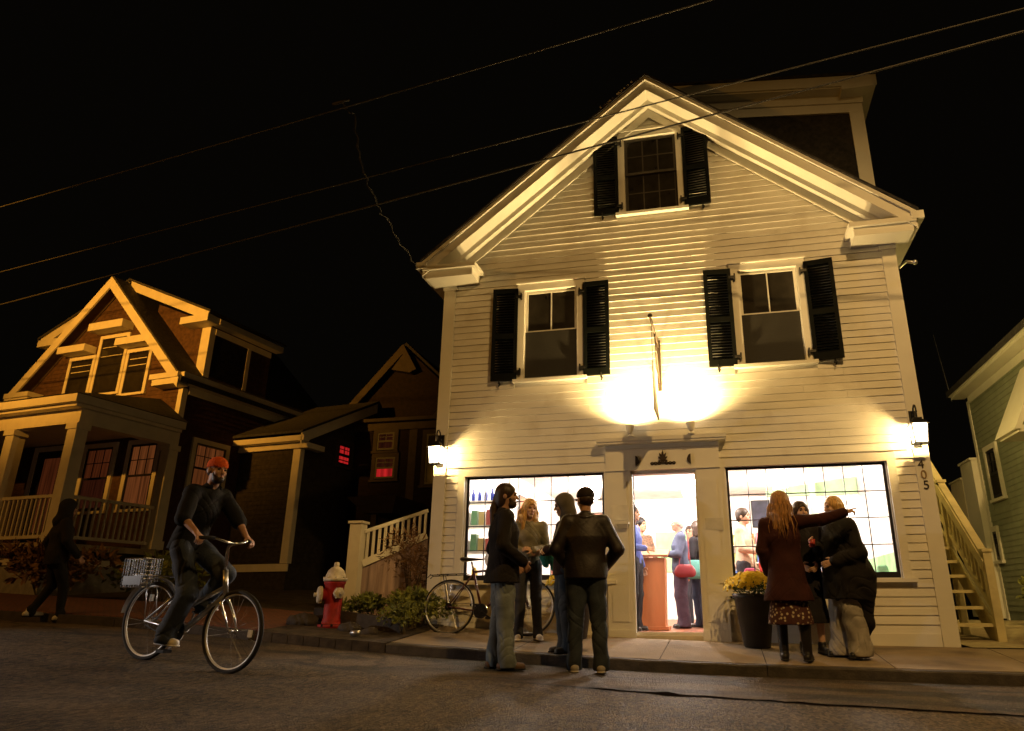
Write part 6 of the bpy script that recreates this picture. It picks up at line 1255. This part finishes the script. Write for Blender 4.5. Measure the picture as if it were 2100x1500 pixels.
def purse(body, J, T):
    t = thing('purse', 'dark red shoulder purse hanging at the hip of the white haired woman', 'purse', (.10, 1.93, zf+.80)); q = SDF(.009); q.cap((-.10, 0, .02), (.10, 0, .02), .07, .07, .04, .5); q.cap((-.07, 0, .10), (.07, 0, .10), .04, .04, .06, .5); sdf_obj('bag', q, mat('red_leather', (0.22, 0.03, 0.04), .4), t)
    q = MB(); q.tube([(-.09, .0, .12), (-.02, .06, .62), (.05, .10, .64), (.09, .0, .12)], .008, 6); q.build('strap', mat('strap_leather', (0.25, 0.05, 0.08), .5), t)
person('white haired woman in a slate blue vest with a red purse seen through the doorway', (.02, 2.15, zf), R(-80), 1.70, dict(elL=(.23, -.05, 1.14), wrL=(.08, -.26, 1.14), elR=(-.23, -.06, 1.14), wrR=(-.06, -.27, 1.18)), (0.60, 0.38, 0.28), dict(mat=fabric('slate_vest', (0.10, 0.12, 0.20)), hem=.84, off=.03, name='vest'), dict(kind='trousers', mat=fabric('purple_slacks', (0.07, 0.05, 0.08)), off=.022, wide=.02), dict(mat=M['bikeblack']), dict(kind='short', mat=hm['white']), h=.010, group=IN, extra=purse, build=1.05)
def tbag(body, J, T):
    q = SDF(.009); q.cap((-.09, 0, 0), (.09, 0, 0), .12, .12, .03, .35); q.cap((-.05, 0, .12), (.05, 0, .12), .05, .05, .06, .35); o = sdf_obj('teal_bag', q, fabric('teal_bag', (0.15, 0.42, 0.38))); o.location = (.24, 2.22, zf+.85); tag(o, 'pale teal cloth bag beside the right edge of the doorway', 'bag')
person('person in a black jacket with a teal bag inside the doorway, at its right', (.30, 2.60, zf), R(-120), 1.66, None, (0.55, 0.33, 0.24), dict(mat=fabric('black_coat_inside', (0.02, 0.018, 0.022)), hem=.80, off=.03), dict(kind='trousers', mat=fabric('dark_blue_slacks', (0.03, 0.035, 0.06)), off=.018), dict(mat=M['bikeblack']), dict(kind='bob', mat=hm['brown']), h=.010, group=IN, extra=tbag)
person('man in a cream sweater standing behind the left end of the right shop window', (1.03, 2.0, zf), R(70), 1.78, dict(elR=(-.24, -.03, 1.14), wrR=(-.14, -.22, 1.10)), (0.5, 0.29, 0.2), dict(mat=fabric('cream_sweater', (0.62, 0.46, 0.34)), hem=.88, off=.026, name='sweater'), dict(kind='trousers', mat=fabric('charcoal_slacks', (0.04, 0.04, 0.05)), off=.018), dict(mat=M['bikeblack']), dict(kind='short', mat=hm['brown']), h=.010, group=IN, build=1.1)
person('person in a red coat standing behind the middle of the right shop window', (1.50, 2.2, zf), R(-30), 1.66, None, (0.55, 0.33, 0.24), dict(mat=fabric('red_coat', (0.55, 0.06, 0.05)), hem=.70, off=.034, name='coat'), dict(kind='trousers', mat=fabric('brown_slacks', (0.08, 0.05, 0.04)), off=.018), dict(mat=M['bikeblack']), dict(kind='long', mat=hm['brown']), h=.010, group=IN)
person('woman in a pink top standing behind the right part of the left shop window', (-1.70, 1.55, zf), R(-20), 1.62, None, (0.58, 0.36, 0.27), dict(mat=fabric('pink_top', (0.62, 0.28, 0.24)), hem=.88, off=.024, name='top'), dict(kind='trousers', mat=fabric('grey_slacks', (0.10, 0.10, 0.11)), off=.018), dict(mat=M['bikeblack']), dict(kind='bob', mat=hm['sandy']), h=.010, group=IN)
for nm_, x_, y_, rz_, H_, tn, tc_, hr_, lb in [('t', -1.28, 2.5, 40, 1.74, (.5, .3, .2), (.05, .16, .10), 'black', 'man in a dark green shirt inside, between left shop window and doorway'), ('t', .12, 4.0, -20, 1.72, (.55, .32, .22), (.45, .08, .05), 'brown', 'person in a rust red shirt at the back, beyond the white haired woman'), ('t', 2.45, 2.6, -50, 1.70, (.5, .3, .2), (.30, .32, .42), 'white', 'white haired man in a grey blue shirt behind the right shop window'), ('t', -2.2, 3.4, 60, 1.68, (.55, .33, .24), (.50, .40, .12), 'sandy', 'person in a mustard top deep inside behind the left shop window')]:
    person(lb, (x_, y_, zf), R(rz_), H_, None, tn, dict(mat=fabric('indoor_shirt_'+hr_, tc_), hem=.90, off=.022, name='shirt'), dict(kind='trousers', mat=fabric('indoor_slacks_'+hr_, (.04, .04, .05)), off=.018), dict(mat=M['bikeblack']), dict(kind='short', mat=hm[hr_]), h=.012, group=IN)
t = thing('lectern', 'plain orange-brown wooden lectern just inside the doorway', 'lectern', (-.36, 1.55, zf)); wd = mat('lectern_wood', (0.48, 0.20, 0.09), .5, var=.15, stretch=(1, 1, .2))
q = MB(); q.prism([(-.17, -.2, 0), (.17, -.2, 0), (.20, -.2, 1.02), (-.20, -.2, 1.02)], (0, .38, 0)); q.build('body', wd, t); q = MB(); q.add([(-.25, -.26, 1.03), (.25, -.26, 1.03), (.25, .24, 1.14), (-.25, .24, 1.14), (-.25, -.26, 1.06), (.25, -.26, 1.06), (.25, .24, 1.17), (-.25, .24, 1.17)], [(3, 2, 1, 0), (4, 5, 6, 7), (0, 1, 5, 4), (1, 2, 6, 5), (2, 3, 7, 6), (3, 0, 4, 7)]); q.build('top', wd, t); q = MB(); q.box(-.22, .22, -.24, .2, 0, .05); q.build('plinth', wd, t)
# shelf of goods at the left of the left window
t = thing('display_shelf', 'white open display shelf of small goods behind the left end of the left window', 'shelf', (-2.72, .72, zf)); q = MB(); q.box(-.42, -.39, -.16, .16, 0, 2.15); q.box(.34, .37, -.16, .16, 0, 2.15); q.build('side_panel', M['trim'], t)
for zz in (.70, 1.10, 1.48, 1.84): q = MB(); q.box(-.389, .339, -.16, .16, zz-.025, zz); q.build('shelf_board', M['trim'], t)
blue = mat('blue_bottle', (0.04, 0.07, 0.45), .15, var=.1); rng = random.Random(3)
bt = MB(); bt.lathe([(.028, 0), (.03, .10), (.011, .14), (.011, .18), (.014, .185)], n=12); b0 = None
for k in range(7):
    if b0 is None: b0 = bt.build('bottle', blue, smooth=True); o = b0
    else: o = b0.copy(); COL.objects.link(o)
    o.location = (-3.06+.10*k, .64, zf+1.842); tag(o, 'cobalt blue bottle standing on the top board of the display shelf', 'bottle', 'blue bottles on the display shelf')
cols = [(0.7, .65, .55), (.15, .35, .18), (.6, .5, .2), (.5, .12, .1), (.75, .72, .7), (.12, .12, .2)]
lbl = ['pale', 'green', 'tan', 'red', 'white', 'navy']
for zz, nn in ((1.48, 'middle'), (1.10, 'second lowest')):
    for k in range(6):
        q = MB(); hh = rng.uniform(.16, .27); q.box(-.045, .045, -.06, .06, 0, hh); q.box(-.038, .038, -.0625, -.0605, .03, hh-.05); o = q.build('packet', mat('packet_'+lbl[k], cols[k], .6)); o.location = (-3.04+.118*k, .66, zf+zz+.002); tag(o, '%s packet standing on the %s board of the display shelf' % (lbl[k], nn), 'packet')
q = MB(); q.box(-.035, .035, -.035, .035, 0, .14); q.lathe([(.02, .14), (.02, .17)], n=10); o = q.build('tin', mat('yellow_tin', (0.75, .55, .05), .4)); o.location = (-2.93, .47, zf+1.12); o.location = (-2.88, .60, zf+.702); tag(o, 'bright yellow tin on the lowest board of the display shelf', 'tin')
q = MB(); q.lathe([(.09, 0), (.10, .02), (.05, .06), (.04, .14), (.09, .22), (.11, .30), (.07, .38), (.0, .40)], n=18); o = q.build('vase', mat('white_vase', (0.75, .7, .68), .3), smooth=True); o.location = (-2.62, .58, zf+.702); tag(o, 'white rounded vase on the lowest board of the display shelf', 'vase')
def picture(loc, w_, h_, axis, col, label, frame):
    t = thing('picture', label, 'picture', loc); q = MB(); b = q.box(-.012, .012, -w_/2, w_/2, -h_/2, h_/2) if axis == 'x' else q.box(-w_/2, w_/2, -.012, .012, -h_/2, h_/2); q.build('picture_frame', frame, t)
    q = MB(); e = .03; q.box(.0125, .016, -w_/2+e, w_/2-e, -h_/2+e, h_/2-e) if axis == 'x' else q.box(-w_/2+e, w_/2-e, -.016, -.0125, -h_/2+e, h_/2-e); q.build('canvas', mat('canvas', col, .7, var=.5, vscale=6), t)
picture((-3.14, 4.3, 2.05), 1.1, .80, 'x', (0.62, .16, .08), 'red and orange picture on the left wall of the shop', M['iron'])
picture((-2.2, 7.47, 2.1), .9, .8, 'y', (0.60, .30, .22), 'salmon coloured picture on the back wall seen through the left window', M['iron'])
picture((1.60, 7.44, 2.62-.25), .42, .62, 'y', (0.03, .03, .05), 'dark upright picture in a pale surround on the back wall seen through the right window', M['iron'])
q = MB(); q.box(.85, 3.0, .50, .95, .55, .60); q.box(.90, .96, .55, .9, 0, .55); q.box(2.9, 2.96, .55, .9, 0, .55); q.box(.9, 2.95, .86, .90, .1, .55); o = q.build('display_bench', mat('red_bench', (0.55, .08, .07), .5)); o.location.z = zf; tag(o, 'low red display bench along the inside of the right shop window', 'bench')
for k, (x, c, hgt, lb) in enumerate([(1.05, (.55, .1, .2), .2, 'crimson bag on the left end of the red display bench'), (2.45, (.7, .68, .6), .28, 'cream bag on the red display bench near its right end'), (2.75, (.25, .5, .3), .22, 'green bag on the right end of the red display bench')]):
    q = SDF(.012); q.cap((-.07, 0, .08), (.07, 0, .08), .08, .08, .03, .6); q.cap((-.04, 0, hgt), (.04, 0, hgt), .03, .03, .05, .6); q.cut((0, 0, -1), 0); o = sdf_obj('gift_bag', q, fabric('bag_%d' % k, c)); o.location = (x, .72, zf+.602); tag(o, lb, 'bag')

gb = MB(); gb.box(-.05, .05, -.07, .07, 0, .22); gb.box(-.04, .04, -.0725, -.0705, .04, .17); gcol = [mat('goods_'+n_, c_, .5) for n_, c_ in (('orange', (.6, .2, .05)), ('blue', (.08, .14, .4)), ('cream', (.7, .62, .5)), ('pink', (.6, .2, .25)), ('olive', (.25, .28, .08)))]; g0 = [gb.build('packet', m_) for m_ in gcol]; used = set(); rng = random.Random(9)
for sx_, sl_ in ((-1.95, 'left'), (1.2, 'middle'), (2.45, 'right')):
    t = thing('wall_shelf', 'tall white shelving of packets on the back wall, the %s one' % sl_, 'shelf', (sx_, 7.25, zf), 0, 'shelving on the back wall'); q = MB(); q.box(-.52, -.49, -.17, .17, 0, 1.95); q.build('side_panel', M['trim'], t); q = MB(); q.box(.49, .52, -.17, .17, 0, 1.95); q.build('side_panel', M['trim'], t)
    for zz in (.45, .83, 1.21, 1.59): q = MB(); q.box(-.489, .489, -.17, .17, zz-.025, zz); q.build('shelf_board', M['trim'], t)
    for zz in (.83, 1.21, 1.59):
        for k in range(7):
            ci = rng.randrange(5); o = g0[ci] if ci not in used else g0[ci].copy()
            if ci in used: COL.objects.link(o)
            used.add(ci); o.location = (sx_-.42+.14*k, 7.24, zf+zz+.002); o.scale = (1, 1, rng.uniform(.7, 1.2)); tag(o, 'small %s packet standing on the shelving along the back wall' % ('orange', 'blue', 'cream', 'pink', 'olive')[ci], 'packet', 'packets on the back wall shelving')
